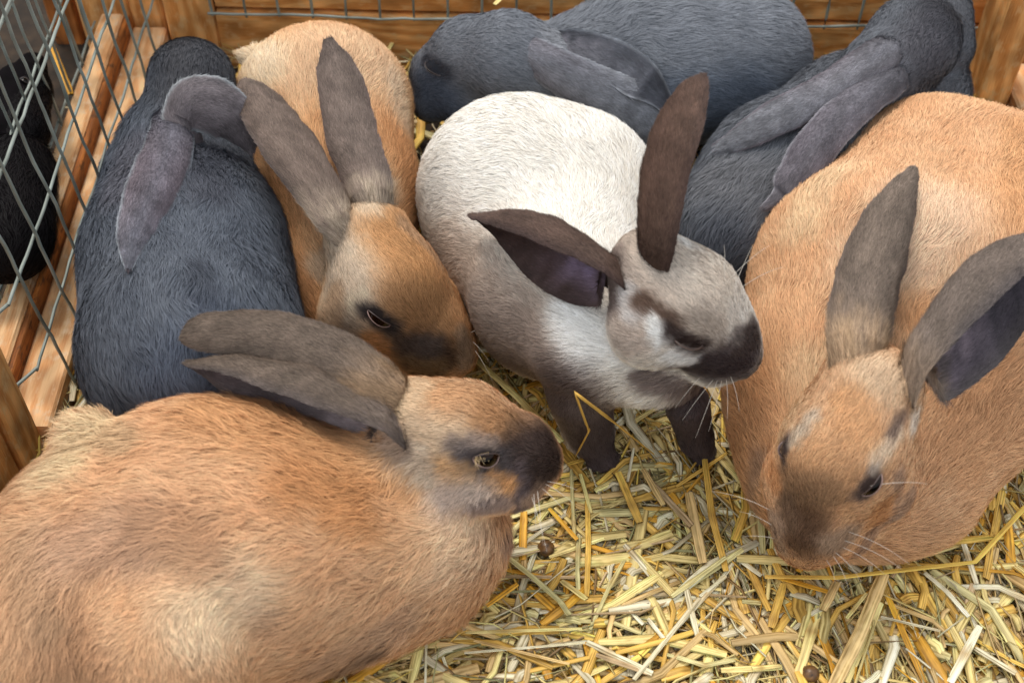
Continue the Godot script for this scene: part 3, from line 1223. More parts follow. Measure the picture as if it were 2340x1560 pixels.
	r.paint(Vector3(-0.1227, 0.0738, 0.0637), Vector3(-0.1137, 0.0160, 0.0317), 0.0194, Color8(122, 108, 98), 0.80)
	r.paint(Vector3(-0.0983, 0.0826, 0.0706), Vector3(-0.0934, 0.0714, 0.0702), 0.0096, Color8(199, 147, 102), 1.00)
	r.paint(Vector3(-0.1275, 0.1020, 0.0502), Vector3(-0.1320, 0.0842, 0.0557), 0.0127, Color8(188, 156, 126), 0.80)
	r.paint(Vector3(-0.1051, 0.1127, 0.0601), Vector3(-0.1135, 0.1077, 0.0598), 0.0075, Color8(209, 192, 169), 0.90)
	r.paint(Vector3(-0.1021, 0.1065, 0.0651), Vector3(-0.0854, 0.0947, 0.0693), 0.0075, Color8(62, 56, 56), 1.00)
	r.ears.append({"stations": [[Vector3(-0.1057, 0.1168, -0.0338), 0.0105, Vector3(0.3361, -0.4602, 0.8217)], [Vector3(-0.1053, 0.1299, -0.0259), 0.0168, Vector3(0.1370, 0.7551, 0.6412)], [Vector3(-0.1107, 0.1237, -0.0531), 0.0216, Vector3(-0.0856, 0.9890, 0.1208)], [Vector3(-0.1226, 0.1252, -0.0895), 0.0256, Vector3(-0.0476, 0.9598, 0.2765)], [Vector3(-0.1319, 0.1357, -0.1284), 0.0268, Vector3(-0.0415, 0.9459, 0.3217)], [Vector3(-0.1401, 0.1459, -0.1605), 0.0241, Vector3(-0.1133, 0.9656, 0.2342)], [Vector3(-0.1487, 0.1602, -0.1844), 0.0071, Vector3(-0.1804, 0.9742, 0.1354)]], "curl": Vector2(75, 30), "outer": Color8(109, 97, 91), "inner": Color8(126, 104, 104), "rim": Color8(112, 98, 94), "facing": Vector3(0.1198, 0.6411, 0.7580), "flat": 1.00, "inner_sheen": Color8(170, 150, 160), "base": Color8(196, 180, 160)})
	r.ears.append({"stations": [[Vector3(-0.1307, 0.1079, -0.0145), 0.0118, Vector3(0.9126, -0.1504, 0.3801)], [Vector3(-0.1331, 0.1281, -0.0023), 0.0183, Vector3(0.5471, 0.7729, 0.3215)], [Vector3(-0.1535, 0.1325, -0.0358), 0.0243, Vector3(0.2814, 0.9596, -0.0079)], [Vector3(-0.1746, 0.1370, -0.0704), 0.0269, Vector3(0.2433, 0.9698, 0.0176)], [Vector3(-0.1930, 0.1395, -0.1024), 0.0242, Vector3(0.1851, 0.9825, -0.0206)], [Vector3(-0.2068, 0.1401, -0.1316), 0.0175, Vector3(0.0997, 0.9889, -0.1105)], [Vector3(-0.2170, 0.1390, -0.1578), 0.0041, Vector3(0.0076, 0.9860, -0.1666)]], "curl": Vector2(70, 50), "outer": Color8(108, 95, 88), "inner": Color8(86, 74, 74), "rim": Color8(100, 90, 86), "facing": Vector3(0.1644, 0.6432, 0.7479), "flat": 1.00, "inner_sheen": Color8(170, 150, 160), "base": Color8(196, 180, 160)})
	r.eyes.append([Vector3(-0.0956, 0.1045, 0.0682), Vector3(0.7829, -0.5847, 0.2127), 0.0094, 0.0023, Vector3(0.0038, 0.3464, 0.9381), Color8(140, 116, 110), false])
	r.whiskers.append([Vector3(-0.0281, 0.0523, 0.0538), Vector3(-0.0148, 0.0404, 0.0739), false])
	r.whiskers.append([Vector3(-0.0297, 0.0586, 0.0505), Vector3(-0.0164, 0.0507, 0.0654), false])
	r.whiskers.append([Vector3(-0.0369, 0.0626, 0.0184), Vector3(-0.0351, 0.0792, 0.0064), false])
	r.whiskers.append([Vector3(-0.0312, 0.0647, 0.0471), Vector3(-0.0197, 0.0696, 0.0471), false])
	r.whiskers.append([Vector3(-0.0987, 0.0495, 0.0644), Vector3(-0.1209, 0.0503, 0.0736), false])
	r.whiskers.append([Vector3(-0.0958, 0.0443, 0.0635), Vector3(-0.1117, 0.0420, 0.0752), false])
	r = rabbit("white rabbit with dark brown ears, nose and legs in the middle of the pen", Vector3(0.0501, 0.0000, 0.0211), Color8(242, 235, 224), Color8(250, 247, 240), 0.0090, 0.0055, 1.30)
	r.ruffled = 0.25
	r.bone(0, Vector3(0.0895, 0.1250, 0.1161), Vector3(0.0611, 0.1150, 0.0955), 0.0299, 0.0423)
	r.bone(0, Vector3(0.0611, 0.1150, 0.0955), Vector3(0.0361, 0.0850, 0.0256), 0.0423, 0.0605)
	r.bone(0, Vector3(0.0361, 0.0850, 0.0256), Vector3(0.0428, 0.0699, -0.0862), 0.0605, 0.0725)
	r.bone(0, Vector3(0.0428, 0.0699, -0.0862), Vector3(0.0036, 0.0770, -0.0916), 0.0725, 0.0802)
	r.bone(0, Vector3(0.1087, 0.1100, 0.1172), Vector3(0.1087, 0.1100, 0.1172), 0.0231, 0.0231)
	r.bone(0, Vector3(0.0052, 0.0584, -0.0375), Vector3(0.0052, 0.0584, -0.0375), 0.0600, 0.0600)
	r.bone(1, Vector3(0.1499, 0.1450, 0.1390), Vector3(0.1352, 0.1550, 0.1305), 0.0135, 0.0261)
	r.bone(1, Vector3(0.1352, 0.1550, 0.1305), Vector3(0.1132, 0.1800, 0.1223), 0.0261, 0.0325)
	r.bone(1, Vector3(0.1132, 0.1800, 0.1223), Vector3(0.0907, 0.1920, 0.1064), 0.0325, 0.0286)
	r.bone(1, Vector3(0.0903, 0.1680, 0.1324), Vector3(0.0903, 0.1680, 0.1324), 0.0286, 0.0286)
	r.bone(1, Vector3(0.1314, 0.1320, 0.1368), Vector3(0.1314, 0.1320, 0.1368), 0.0137, 0.0137)
	r.bone(2, Vector3(0.0477, 0.0850, 0.1203), Vector3(0.0565, 0.0300, 0.1134), 0.0236, 0.0184)
	r.bone(2, Vector3(0.0565, 0.0300, 0.1134), Vector3(0.0666, 0.0140, 0.1229), 0.0184, 0.0101)
	r.bone(2, Vector3(0.0700, 0.0120, 0.1230), Vector3(0.0790, 0.0080, 0.1233), 0.0068, 0.0039)
	r.bone(2, Vector3(0.0676, 0.0120, 0.1246), Vector3(0.0736, 0.0070, 0.1290), 0.0068, 0.0039)
	r.bone(2, Vector3(0.0644, 0.0120, 0.1246), Vector3(0.0656, 0.0070, 0.1314), 0.0068, 0.0039)
	r.bone(2, Vector3(0.0605, 0.0120, 0.1230), Vector3(0.0586, 0.0070, 0.1290), 0.0062, 0.0036)
	r.bone(2, Vector3(0.1239, 0.0750, 0.1222), Vector3(0.1360, 0.0250, 0.1157), 0.0160, 0.0126)
	r.bone(2, Vector3(0.1360, 0.0250, 0.1157), Vector3(0.1421, 0.0120, 0.1182), 0.0126, 0.0094)
	r.bone(2, Vector3(0.1440, 0.0110, 0.1158), Vector3(0.1508, 0.0070, 0.1186), 0.0055, 0.0033)
	r.bone(2, Vector3(0.1419, 0.0110, 0.1174), Vector3(0.1444, 0.0070, 0.1234), 0.0055, 0.0032)
	r.bone(2, Vector3(0.1399, 0.0110, 0.1174), Vector3(0.1379, 0.0070, 0.1234), 0.0055, 0.0032)
	r.paint(Vector3(-0.0472, 0.0772, -0.0048), Vector3(0.0208, 0.1208, 0.1243), 0.0472, Color8(172, 154, 140), 0.95)
	r.paint(Vector3(-0.0768, 0.0833, -0.0668), Vector3(-0.0613, 0.1147, -0.0631), 0.0244, Color8(206, 198, 188), 0.80)
	r.paint(Vector3(-0.0223, 0.0954, 0.0571), Vector3(0.0237, 0.1274, 0.1259), 0.0255, Color8(140, 126, 118), 0.60)
	r.paint(Vector3(-0.0162, 0.0594, 0.0727), Vector3(0.0361, 0.0958, 0.1386), 0.0169, Color8(96, 84, 80), 0.90)
	r.paint(Vector3(0.0646, 0.1829, 0.1288), Vector3(0.0387, 0.1577, 0.0815), 0.0169, Color8(200, 190, 182), 0.50)
	r.paint(Vector3(0.0422, 0.1568, 0.1127), Vector3(0.0625, 0.1332, 0.1423), 0.0186, Color8(250, 248, 243), 1.00)
	r.paint(Vector3(0.0671, 0.1271, 0.1448), Vector3(0.1018, 0.1265, 0.1481), 0.0146, Color8(228, 220, 208), 1.00)
	r.paint(Vector3(0.0692, 0.0948, 0.1398), Vector3(0.1188, 0.0862, 0.1330), 0.0078, Color8(198, 182, 161), 0.90)
	r.paint(Vector3(0.0417, 0.1066, 0.1396), Vector3(0.0594, 0.0519, 0.1358), 0.0283, Color8(96, 84, 80), 1.00)
	r.paint(Vector3(0.0572, 0.0632, 0.1385), Vector3(0.0689, 0.0209, 0.1358), 0.0232, Color8(74, 64, 64), 1.00)
	r.paint(Vector3(0.0656, 0.0224, 0.1357), Vector3(0.0738, 0.0215, 0.1331), 0.0192, Color8(70, 60, 60), 1.00)
	r.paint(Vector3(0.1232, 0.0877, 0.1323), Vector3(0.1377, 0.0249, 0.1316), 0.0289, Color8(70, 60, 60), 1.00)
	r.paint(Vector3(0.1059, 0.2107, 0.1395), Vector3(0.0853, 0.2191, 0.1135), 0.0462, Color8(188, 172, 158), 1.00)
	r.paint(Vector3(0.1168, 0.2123, 0.1374), Vector3(0.1012, 0.2169, 0.1228), 0.0217, Color8(206, 193, 180), 0.70)
	r.paint(Vector3(0.0745, 0.1936, 0.1386), Vector3(0.0746, 0.1805, 0.1528), 0.0193, Color8(172, 156, 144), 0.90)
	r.paint(Vector3(0.0644, 0.2016, 0.1118), Vector3(0.0647, 0.1856, 0.1237), 0.0140, Color8(92, 80, 76), 0.90)
	r.paint(Vector3(0.0746, 0.1967, 0.1339), Vector3(0.0771, 0.1935, 0.1423), 0.0094, Color8(190, 186, 184), 0.80)
	r.paint(Vector3(0.1034, 0.2174, 0.0960), Vector3(0.0874, 0.2141, 0.0885), 0.0112, Color8(150, 136, 124), 0.70)
	r.paint(Vector3(0.1463, 0.1580, 0.1556), Vector3(0.1208, 0.1582, 0.1575), 0.0203, Color8(58, 50, 52), 1.00)
	r.paint(Vector3(0.1564, 0.1682, 0.1421), Vector3(0.1482, 0.1692, 0.1503), 0.0113, Color8(70, 60, 58), 0.90)
	r.paint(Vector3(0.1446, 0.1763, 0.1492), Vector3(0.1449, 0.1734, 0.1503), 0.0056, Color8(130, 122, 118), 0.60)
	r.paint(Vector3(0.1293, 0.1831, 0.1551), Vector3(0.1170, 0.1951, 0.1547), 0.0110, Color8(150, 136, 124), 0.50)
	r.paint(Vector3(0.0823, 0.1992, 0.1400), Vector3(0.1022, 0.1933, 0.1550), 0.0071, Color8(86, 68, 58), 0.95)
	r.paint(Vector3(0.0957, 0.1888, 0.1564), Vector3(0.1214, 0.1779, 0.1578), 0.0066, Color8(58, 48, 46), 1.00)
	r.paint(Vector3(0.0889, 0.1932, 0.1512), Vector3(0.0947, 0.1817, 0.1594), 0.0046, Color8(238, 236, 232), 1.00)
	r.paint(Vector3(0.1040, 0.1701, 0.1603), Vector3(0.1132, 0.1632, 0.1581), 0.0075, Color8(236, 234, 232), 1.00)
	r.paint(Vector3(0.0897, 0.1337, 0.1473), Vector3(0.1242, 0.1157, 0.1393), 0.0098, Color8(106, 92, 88), 0.85)
	r.paint(Vector3(0.1134, 0.2136, 0.0981), Vector3(0.1141, 0.2140, 0.1045), 0.0067, Color8(236, 232, 226), 0.90)
	r.ears.append({"stations": [[Vector3(0.0711, 0.1732, 0.1080), 0.0169, Vector3(0.0504, 0.6053, -0.7944)], [Vector3(0.0599, 0.1905, 0.1264), 0.0270, Vector3(0.4173, 0.3760, -0.8274)], [Vector3(0.0226, 0.1825, 0.1082), 0.0420, Vector3(0.5808, 0.3958, -0.7113)], [Vector3(-0.0049, 0.1720, 0.0792), 0.0400, Vector3(0.6261, 0.3838, -0.6788)], [Vector3(-0.0226, 0.1553, 0.0404), 0.0279, Vector3(0.6605, 0.3950, -0.6385)], [Vector3(-0.0317, 0.1363, -0.0012), 0.0067, Vector3(0.6472, 0.4145, -0.6397)]], "curl": Vector2(84, 70), "outer": Color8(86, 70, 63), "inner": Color8(72, 58, 56), "rim": Color8(66, 54, 52), "facing": Vector3(-0.0184, 0.7057, 0.7083), "flat": 0.50, "inner_sheen": Color8(132, 120, 152)})
	r.ears.append({"stations": [[Vector3(0.0991, 0.1957, 0.0912), 0.0133, Vector3(-0.9831, -0.1266, 0.1323)], [Vector3(0.1010, 0.2216, 0.1093), 0.0221, Vector3(-0.9872, 0.1291, 0.0936)], [Vector3(0.1109, 0.2512, 0.0865), 0.0313, Vector3(-0.9601, 0.2618, -0.0987)], [Vector3(0.1205, 0.2614, 0.0655), 0.0346, Vector3(-0.9476, 0.2801, -0.1535)], [Vector3(0.1253, 0.2648, 0.0353), 0.0272, Vector3(-0.9541, 0.2468, -0.1695)], [Vector3(0.1189, 0.2563, 0.0010), 0.0056, Vector3(-0.9665, 0.1947, -0.1673)]], "curl": Vector2(80, 66), "outer": Color8(86, 68, 60), "inner": Color8(78, 62, 60), "rim": Color8(70, 56, 52), "facing": Vector3(-0.1179, 0.6549, 0.7465), "flat": 1.00, "inner_sheen": Color8(170, 150, 160)})
	r.eyes.append([Vector3(0.1109, 0.1828, 0.1599), Vector3(0.9509, -0.3041, -0.0566), 0.0089, 0.0004, Vector3(0.1075, 0.1533, 0.9823), Color8(104, 84, 78), false])
	r.whiskers.append([Vector3(0.1343, 0.1409, 0.1554), Vector3(0.1195, 0.1192, 0.1861), false])
	r.whiskers.append([Vector3(0.1315, 0.1407, 0.1552), Vector3(0.1112, 0.1253, 0.1764), false])
	r.whiskers.append([Vector3(0.1372, 0.1407, 0.1552), Vector3(0.1280, 0.1222, 0.1830), false])
	r.whiskers.append([Vector3(0.1399, 0.1419, 0.1555), Vector3(0.1396, 0.1284, 0.1789), false])
	r.whiskers.append([Vector3(0.1422, 0.1454, 0.1562), Vector3(0.1469, 0.1351, 0.1769), false])
	r.whiskers.append([Vector3(0.1231, 0.1408, 0.1531), Vector3(0.1070, 0.1301, 0.1694), false])
	r.whiskers.append([Vector3(0.1361, 0.2071, 0.1286), Vector3(0.1602, 0.2284, 0.1190), false])
	r.whiskers.append([Vector3(0.1410, 0.2020, 0.1275), Vector3(0.1507, 0.2234, 0.1139), false])
	r.whiskers.append([Vector3(0.1329, 0.2090, 0.1304), Vector3(0.1320, 0.2271, 0.1176), false])
	r.whiskers.append([Vector3(0.1445, 0.1967, 0.1264), Vector3(0.1703, 0.2128, 0.1226), false])
	r = rabbit("blue grey rabbit lying along the back wall, head turned to the left", Vector3(0.1039, 0.0000, -0.2665), Color8(110, 115, 124), Color8(150, 155, 164), 0.0105, 0.0060, 0.95)
	r.bone(0, Vector3(0.0193, 0.0800, -0.2301), Vector3(0.0682, 0.0546, -0.2691), 0.0397, 0.0559)
	r.bone(0, Vector3(0.0682, 0.0546, -0.2691), Vector3(0.1313, 0.0688, -0.2718), 0.0559, 0.0713)
	r.bone(0, Vector3(0.1313, 0.0688, -0.2718), Vector3(0.2051, 0.0658, -0.2868), 0.0713, 0.0681)
	r.bone(1, Vector3(-0.0729, 0.0550, -0.2370), Vector3(-0.0635, 0.0750, -0.2509), 0.0182, 0.0251)
	r.bone(1, Vector3(-0.0635, 0.0750, -0.2509), Vector3(-0.0384, 0.1000, -0.2455), 0.0251, 0.0316)
	r.bone(1, Vector3(-0.0384, 0.1000, -0.2455), Vector3(-0.0038, 0.1150, -0.2254), 0.0316, 0.0354)
	r.bone(1, Vector3(-0.0038, 0.1150, -0.2254), Vector3(0.0246, 0.1050, -0.2252), 0.0354, 0.0333)
	r.bone(1, Vector3(-0.0428, 0.0700, -0.2305), Vector3(-0.0428, 0.0700, -0.2305), 0.0257, 0.0257)
	r.paint(Vector3(-0.0446, 0.1256, -0.2161), Vector3(-0.0073, 0.1453, -0.2013), 0.0260, Color8(112, 116, 124), 0.60)
	r.paint(Vector3(-0.0709, 0.0836, -0.2225), Vector3(-0.0617, 0.0674, -0.2124), 0.0230, Color8(80, 92, 112), 0.70)
	r.paint(Vector3(0.0295, 0.1405, -0.2231), Vector3(0.0446, 0.1316, -0.2231), 0.0148, Color8(150, 152, 158), 0.60)
	r.paint(Vector3(0.1436, 0.0815, -0.1949), Vector3(0.2037, 0.0744, -0.2159), 0.0302, Color8(94, 106, 124), 0.60)
	r.paint(Vector3(-0.0765, 0.1007, -0.2371), Vector3(-0.0585, 0.1040, -0.2174), 0.0069, Color8(62, 64, 72), 0.80)
	r.ears.append({"stations": [[Vector3(0.0159, 0.1192, -0.2263), 0.0117, Vector3(-0.8876, 0.4512, 0.0922)], [Vector3(0.0233, 0.1272, -0.2096), 0.0192, Vector3(-0.3321, 0.5638, 0.7562)], [Vector3(0.0582, 0.1025, -0.2108), 0.0282, Vector3(0.0877, 0.4102, 0.9078)], [Vector3(0.0936, 0.0810, -0.2115), 0.0339, Vector3(0.0979, 0.4220, 0.9013)], [Vector3(0.1177, 0.0656, -0.2094), 0.0336, Vector3(0.2892, 0.2900, 0.9123)], [Vector3(0.1423, 0.0435, -0.2117), 0.0233, Vector3(0.4454, 0.1573, 0.8814)]], "curl": Vector2(60, 30), "outer": Color8(132, 135, 143), "inner": Color8(120, 104, 112), "rim": Color8(150, 154, 162), "facing": Vector3(-0.0839, 0.6229, 0.7778), "flat": 1.00, "inner_sheen": Color8(170, 150, 160), "blush": Color8(124, 112, 120), "blush_at": 0.10})
	r.ears.append({"stations": [[Vector3(0.0291, 0.1217, -0.2496), 0.0096, Vector3(0.7496, -0.6544, 0.0994)], [Vector3(0.0343, 0.1405, -0.2227), 0.0153, Vector3(0.4336, -0.8308, -0.3490)], [Vector3(0.0662, 0.1456, -0.2020), 0.0248, Vector3(-0.0816, -0.7916, -0.6056)], [Vector3(0.0946, 0.1387, -0.1892), 0.0297, Vector3(-0.0930, -0.7724, -0.6283)], [Vector3(0.1217, 0.1217, -0.1766), 0.0277, Vector3(-0.1882, -0.6900, -0.6989)], [Vector3(0.1386, 0.0929, -0.1793), 0.0136, Vector3(-0.2695, -0.5811, -0.7679)]], "curl": Vector2(50, 35), "outer": Color8(112, 116, 126), "inner": Color8(92, 94, 102), "rim": Color8(160, 165, 174), "facing": Vector3(-0.0818, 0.6007, 0.7953), "flat": 1.00, "inner_sheen": Color8(112, 110, 118)})
	r.eyes.append([Vector3(-0.0684, 0.1024, -0.2242), Vector3(0.6396, -0.1600, 0.7518), 0.0097, 0.0008, Vector3(-0.7166, 0.2297, 0.6586), Color8(70, 72, 80), false])
	r = rabbit("dark grey rabbit at the back right post, long ears laid along its back", Vector3(0.2672, 0.0000, -0.1581), Color8(96, 100, 108), Color8(134, 138, 146), 0.0105, 0.0060, 0.95)
	r.ruffled = 0.80
	r.bone(0, Vector3(0.3624, 0.0520, -0.2533), Vector3(0.2988, 0.0592, -0.1926), 0.0530, 0.0608)
	r.bone(0, Vector3(0.2988, 0.0592, -0.1926), Vector3(0.2306, 0.0633, -0.1200), 0.0608, 0.0653)
	r.bone(0, Vector3(0.2306, 0.0633, -0.1200), Vector3(0.1820, 0.0558, -0.0701), 0.0653, 0.0572)
	r.bone(1, Vector3(0.4076, 0.0950, -0.3548), Vector3(0.3768, 0.1150, -0.2813), 0.0190, 0.0280)
	r.bone(1, Vector3(0.3768, 0.1150, -0.2813), Vector3(0.3418, 0.1300, -0.2253), 0.0280, 0.0357)
	r.bone(1, Vector3(0.3418, 0.1300, -0.2253), Vector3(0.3067, 0.1250, -0.1869), 0.0357, 0.0343)
	r.bone(1, Vector3(0.3869, 0.1000, -0.2569), Vector3(0.3869, 0.1000, -0.2569), 0.0217, 0.0217)
	r.paint(Vector3(0.3361, 0.1531, -0.1847), Vector3(0.3442, 0.1560, -0.1926), 0.0286, Color8(80, 78, 84), 0.70)
	r.paint(Vector3(0.3670, 0.1591, -0.2184), Vector3(0.3546, 0.1667, -0.2199), 0.0218, Color8(66, 66, 72), 0.80)
	r.paint(Vector3(0.1625, 0.1088, -0.0799), Vector3(0.1975, 0.1147, -0.0631), 0.0277, Color8(106, 106, 110), 0.60)
	r.paint(Vector3(0.1630, 0.0855, -0.0251), Vector3(0.1753, 0.0584, -0.0134), 0.0306, Color8(72, 76, 86), 0.70)
	r.ears.append({"stations": [[Vector3(0.3140, 0.1355, -0.2018), 0.0124, Vector3(0.5219, 0.8404, -0.1464)], [Vector3(0.2986, 0.1447, -0.1769), 0.0202, Vector3(0.2870, 0.9388, 0.1906)], [Vector3(0.2547, 0.1341, -0.1457), 0.0217, Vector3(0.1849, 0.9188, 0.3489)], [Vector3(0.2157, 0.1332, -0.1180), 0.0224, Vector3(0.1211, 0.8832, 0.4530)], [Vector3(0.1947, 0.1239, -0.1121), 0.0211, Vector3(-0.3915, 0.6609, 0.6402)], [Vector3(0.1671, 0.1052, -0.1127), 0.0100, Vector3(-0.5845, 0.4911, 0.6459)]], "curl": Vector2(58, 30), "outer": Color8(122, 124, 131), "inner": Color8(140, 110, 114), "rim": Color8(112, 104, 112), "facing": Vector3(-0.2045, 0.6164, 0.7604), "flat": 1.00, "inner_sheen": Color8(170, 150, 160), "blush": Color8(130, 120, 128), "blush_at": 0.35})
	r.ears.append({"stations": [[Vector3(0.3195, 0.1227, -0.1884), 0.0124, Vector3(0.5395, 0.8217, -0.1840)], [Vector3(0.3039, 0.1335, -0.1624), 0.0201, Vector3(0.3899, 0.9158, 0.0966)], [Vector3(0.2678, 0.1299, -0.1268), 0.0212, Vector3(0.2658, 0.9377, 0.2236)], [Vector3(0.2389, 0.1273, -0.0895), 0.0244, Vector3(0.1284, 0.9550, 0.2674)], [Vector3(0.2221, 0.1123, -0.0687), 0.0269, Vector3(-0.0565, 0.8610, 0.5055)], [Vector3(0.2051, 0.1031, -0.0552), 0.0208, Vector3(-0.0508, 0.7993, 0.5988)], [Vector3(0.1903, 0.1069, -0.0404), 0.0064, Vector3(0.0471, 0.7953, 0.6044)]], "curl": Vector2(60, 28), "outer": Color8(108, 107, 114), "inner": Color8(124, 104, 110), "rim": Color8(150, 150, 158), "facing": Vector3(-0.2297, 0.6271, 0.7443), "flat": 1.00, "inner_sheen": Color8(170, 150, 160), "blush": Color8(116, 104, 114), "blush_at": 0.60})
	r.whiskers.append([Vector3(0.3747, 0.1522, -0.2283), Vector3(0.3829, 0.1417, -0.2123), true])
	r.whiskers.append([Vector3(0.3793, 0.1466, -0.2426), Vector3(0.3910, 0.1366, -0.2255), true])
	r = rabbit("big orange rabbit at the right edge, facing the straw with grey ears raised", Vector3(0.3044, 0.0000, 0.0549), Color8(213, 161, 120), Color8(228, 190, 154), 0.0100, 0.0060, 1.10)
	r.ruffled = 0.30
	r.bone(0, Vector3(0.2303, 0.0550, 0.1572), Vector3(0.2384, 0.0650, 0.1063), 0.0687, 0.0780)
	r.bone(0, Vector3(0.2384, 0.0650, 0.1063), Vector3(0.2728, 0.0802, 0.0120), 0.0780, 0.0837)
	r.bone(0, Vector3(0.2728, 0.0802, 0.0120), Vector3(0.3469, 0.0715, -0.1083), 0.0837, 0.0742)
	r.bone(0, Vector3(0.2744, 0.0500, 0.1574), Vector3(0.3342, 0.0600, 0.1144), 0.0628, 0.0438)
	r.bone(0, Vector3(0.3342, 0.0600, 0.1144), Vector3(0.3547, 0.0786, 0.0330), 0.0438, 0.0819)
	r.bone(0, Vector3(0.3547, 0.0786, 0.0330), Vector3(0.4010, 0.0718, -0.0790), 0.0819, 0.0746)
	r.bone(1, Vector3(0.1944, 0.0600, 0.2285), Vector3(0.1979, 0.0800, 0.2245), 0.0176, 0.0265)
	r.bone(1, Vector3(0.1979, 0.0800, 0.2245), Vector3(0.2104, 0.1320, 0.2060), 0.0265, 0.0378)
	r.bone(1, Vector3(0.2104, 0.1320, 0.2060), Vector3(0.2245, 0.1580, 0.1825), 0.0378, 0.0338)
	r.bone(1, Vector3(0.1872, 0.0980, 0.2041), Vector3(0.1872, 0.0980, 0.2041), 0.0237, 0.0237)
	r.bone(1, Vector3(0.2377, 0.0980, 0.2093), Vector3(0.2377, 0.0980, 0.2093), 0.0247, 0.0247)
	r.bone(1, Vector3(0.2222, 0.0640, 0.2226), Vector3(0.2222, 0.0640, 0.2226), 0.0177, 0.0177)
	r.paint(Vector3(0.1654, 0.1000, 0.1343), Vector3(0.1608, 0.0741, 0.1524), 0.0331, Color8(200, 147, 104), 0.80)
	r.paint(Vector3(0.1796, 0.1268, 0.1098), Vector3(0.1910, 0.1339, 0.0839), 0.0180, Color8(209, 161, 121), 0.70)
	r.paint(Vector3(0.2986, 0.1063, 0.1764), Vector3(0.3235, 0.1093, 0.1417), 0.0377, Color8(190, 141, 101), 0.80)
	r.paint(Vector3(0.3549, 0.1682, 0.0323), Vector3(0.3949, 0.1472, -0.0871), 0.0184, Color8(200, 149, 105), 0.80)
	r.paint(Vector3(0.2942, 0.1671, 0.0312), Vector3(0.2641, 0.1564, 0.0719), 0.0398, Color8(228, 196, 169), 0.80)
	r.paint(Vector3(0.2081, 0.1447, 0.0167), Vector3(0.2367, 0.1515, -0.0320), 0.0189, Color8(224, 192, 155), 0.70)
	r.paint(Vector3(0.3091, 0.1289, 0.1037), Vector3(0.2686, 0.1477, 0.1045), 0.0180, Color8(189, 135, 90), 0.60)
	r.paint(Vector3(0.1979, 0.1304, 0.1437), Vector3(0.1715, 0.1416, 0.1960), 0.0204, Color8(221, 188, 151), 0.70)
	r.paint(Vector3(0.1615, 0.0465, 0.1773), Vector3(0.1671, 0.0368, 0.1926), 0.0183, Color8(201, 153, 111), 0.70)
	r.paint(Vector3(0.2829, 0.0749, 0.2177), Vector3(0.2495, 0.0234, 0.2230), 0.0173, Color8(206, 163, 127), 0.70)
	r.paint(Vector3(0.2005, 0.1685, 0.2230), Vector3(0.2146, 0.1868, 0.1971), 0.0396, Color8(214, 172, 136), 1.00)
	r.paint(Vector3(0.2178, 0.1903, 0.1897), Vector3(0.2304, 0.1887, 0.1952), 0.0159, Color8(205, 178, 149), 0.80)
	r.paint(Vector3(0.2019, 0.1765, 0.2058), Vector3(0.2083, 0.1724, 0.2193), 0.0133, Color8(200, 149, 105), 0.70)
	r.paint(Vector3(0.1932, 0.1526, 0.2374), Vector3(0.2002, 0.1590, 0.2356), 0.0291, Color8(201, 153, 111), 0.80)
	r.paint(Vector3(0.1829, 0.1631, 0.2056), Vector3(0.1744, 0.1510, 0.2132), 0.0059, Color8(197, 180, 161), 0.90)
	r.paint(Vector3(0.1823, 0.1151, 0.2376), Vector3(0.1846, 0.0919, 0.2486), 0.0164, Color8(96, 72, 56), 1.00)
	r.paint(Vector3(0.1903, 0.1355, 0.2417), Vector3(0.1738, 0.1181, 0.2265), 0.0134, Color8(148, 116, 89), 0.70)
	r.paint(Vector3(0.1747, 0.1091, 0.2304), Vector3(0.1756, 0.0963, 0.2384), 0.0083, Color8(106, 84, 68), 0.80)
	r.paint(Vector3(0.2099, 0.0973, 0.2489), Vector3(0.2021, 0.0921, 0.2520), 0.0110, Color8(167, 139, 116), 0.90)
	r.paint(Vector3(0.1695, 0.0867, 0.2322), Vector3(0.1742, 0.0696, 0.2379), 0.0096, Color8(172, 145, 124), 0.90)
	r.paint(Vector3(0.1694, 0.0796, 0.1786), Vector3(0.1770, 0.0249, 0.1885), 0.0077, Color8(128, 108, 96), 0.50)
	r.paint(Vector3(0.2523, 0.1054, 0.2278), Vector3(0.2270, 0.0674, 0.2405), 0.0095, Color8(130, 106, 94), 0.55)
	r.paint(Vector3(0.2351, 0.1431, 0.2372), Vector3(0.2411, 0.0942, 0.2337), 0.0069, Color8(176, 147, 128), 0.70)
	r.paint(Vector3(0.1664, 0.1127, 0.2092), Vector3(0.1688, 0.1120, 0.2190), 0.0073, Color8(199, 145, 102), 1.00)
	r.paint(Vector3(0.2289, 0.1208, 0.2415), Vector3(0.2309, 0.0996, 0.2373), 0.0098, Color8(199, 145, 102), 1.00)
	r.paint(Vector3(0.2185, 0.1528, 0.2408), Vector3(0.2110, 0.1379, 0.2465), 0.0058, Color8(78, 68, 70), 0.85)
	r.paint(Vector3(0.2331, 0.1659, 0.2210), Vector3(0.2173, 0.1575, 0.2377), 0.0058, Color8(211, 194, 175), 0.65)
	r.paint(Vector3(0.2362, 0.1719, 0.2123), Vector3(0.2286, 0.1676, 0.2223), 0.0042, Color8(110, 92, 84), 0.80)
	r.paint(Vector3(0.2466, 0.1656, 0.2074), Vector3(0.2453, 0.1611, 0.2124), 0.0064, Color8(234, 222, 210), 0.70)
	r.paint(Vector3(0.1709, 0.1439, 0.2080), Vector3(0.1705, 0.1311, 0.2156), 0.0041, Color8(84, 74, 74), 1.00)
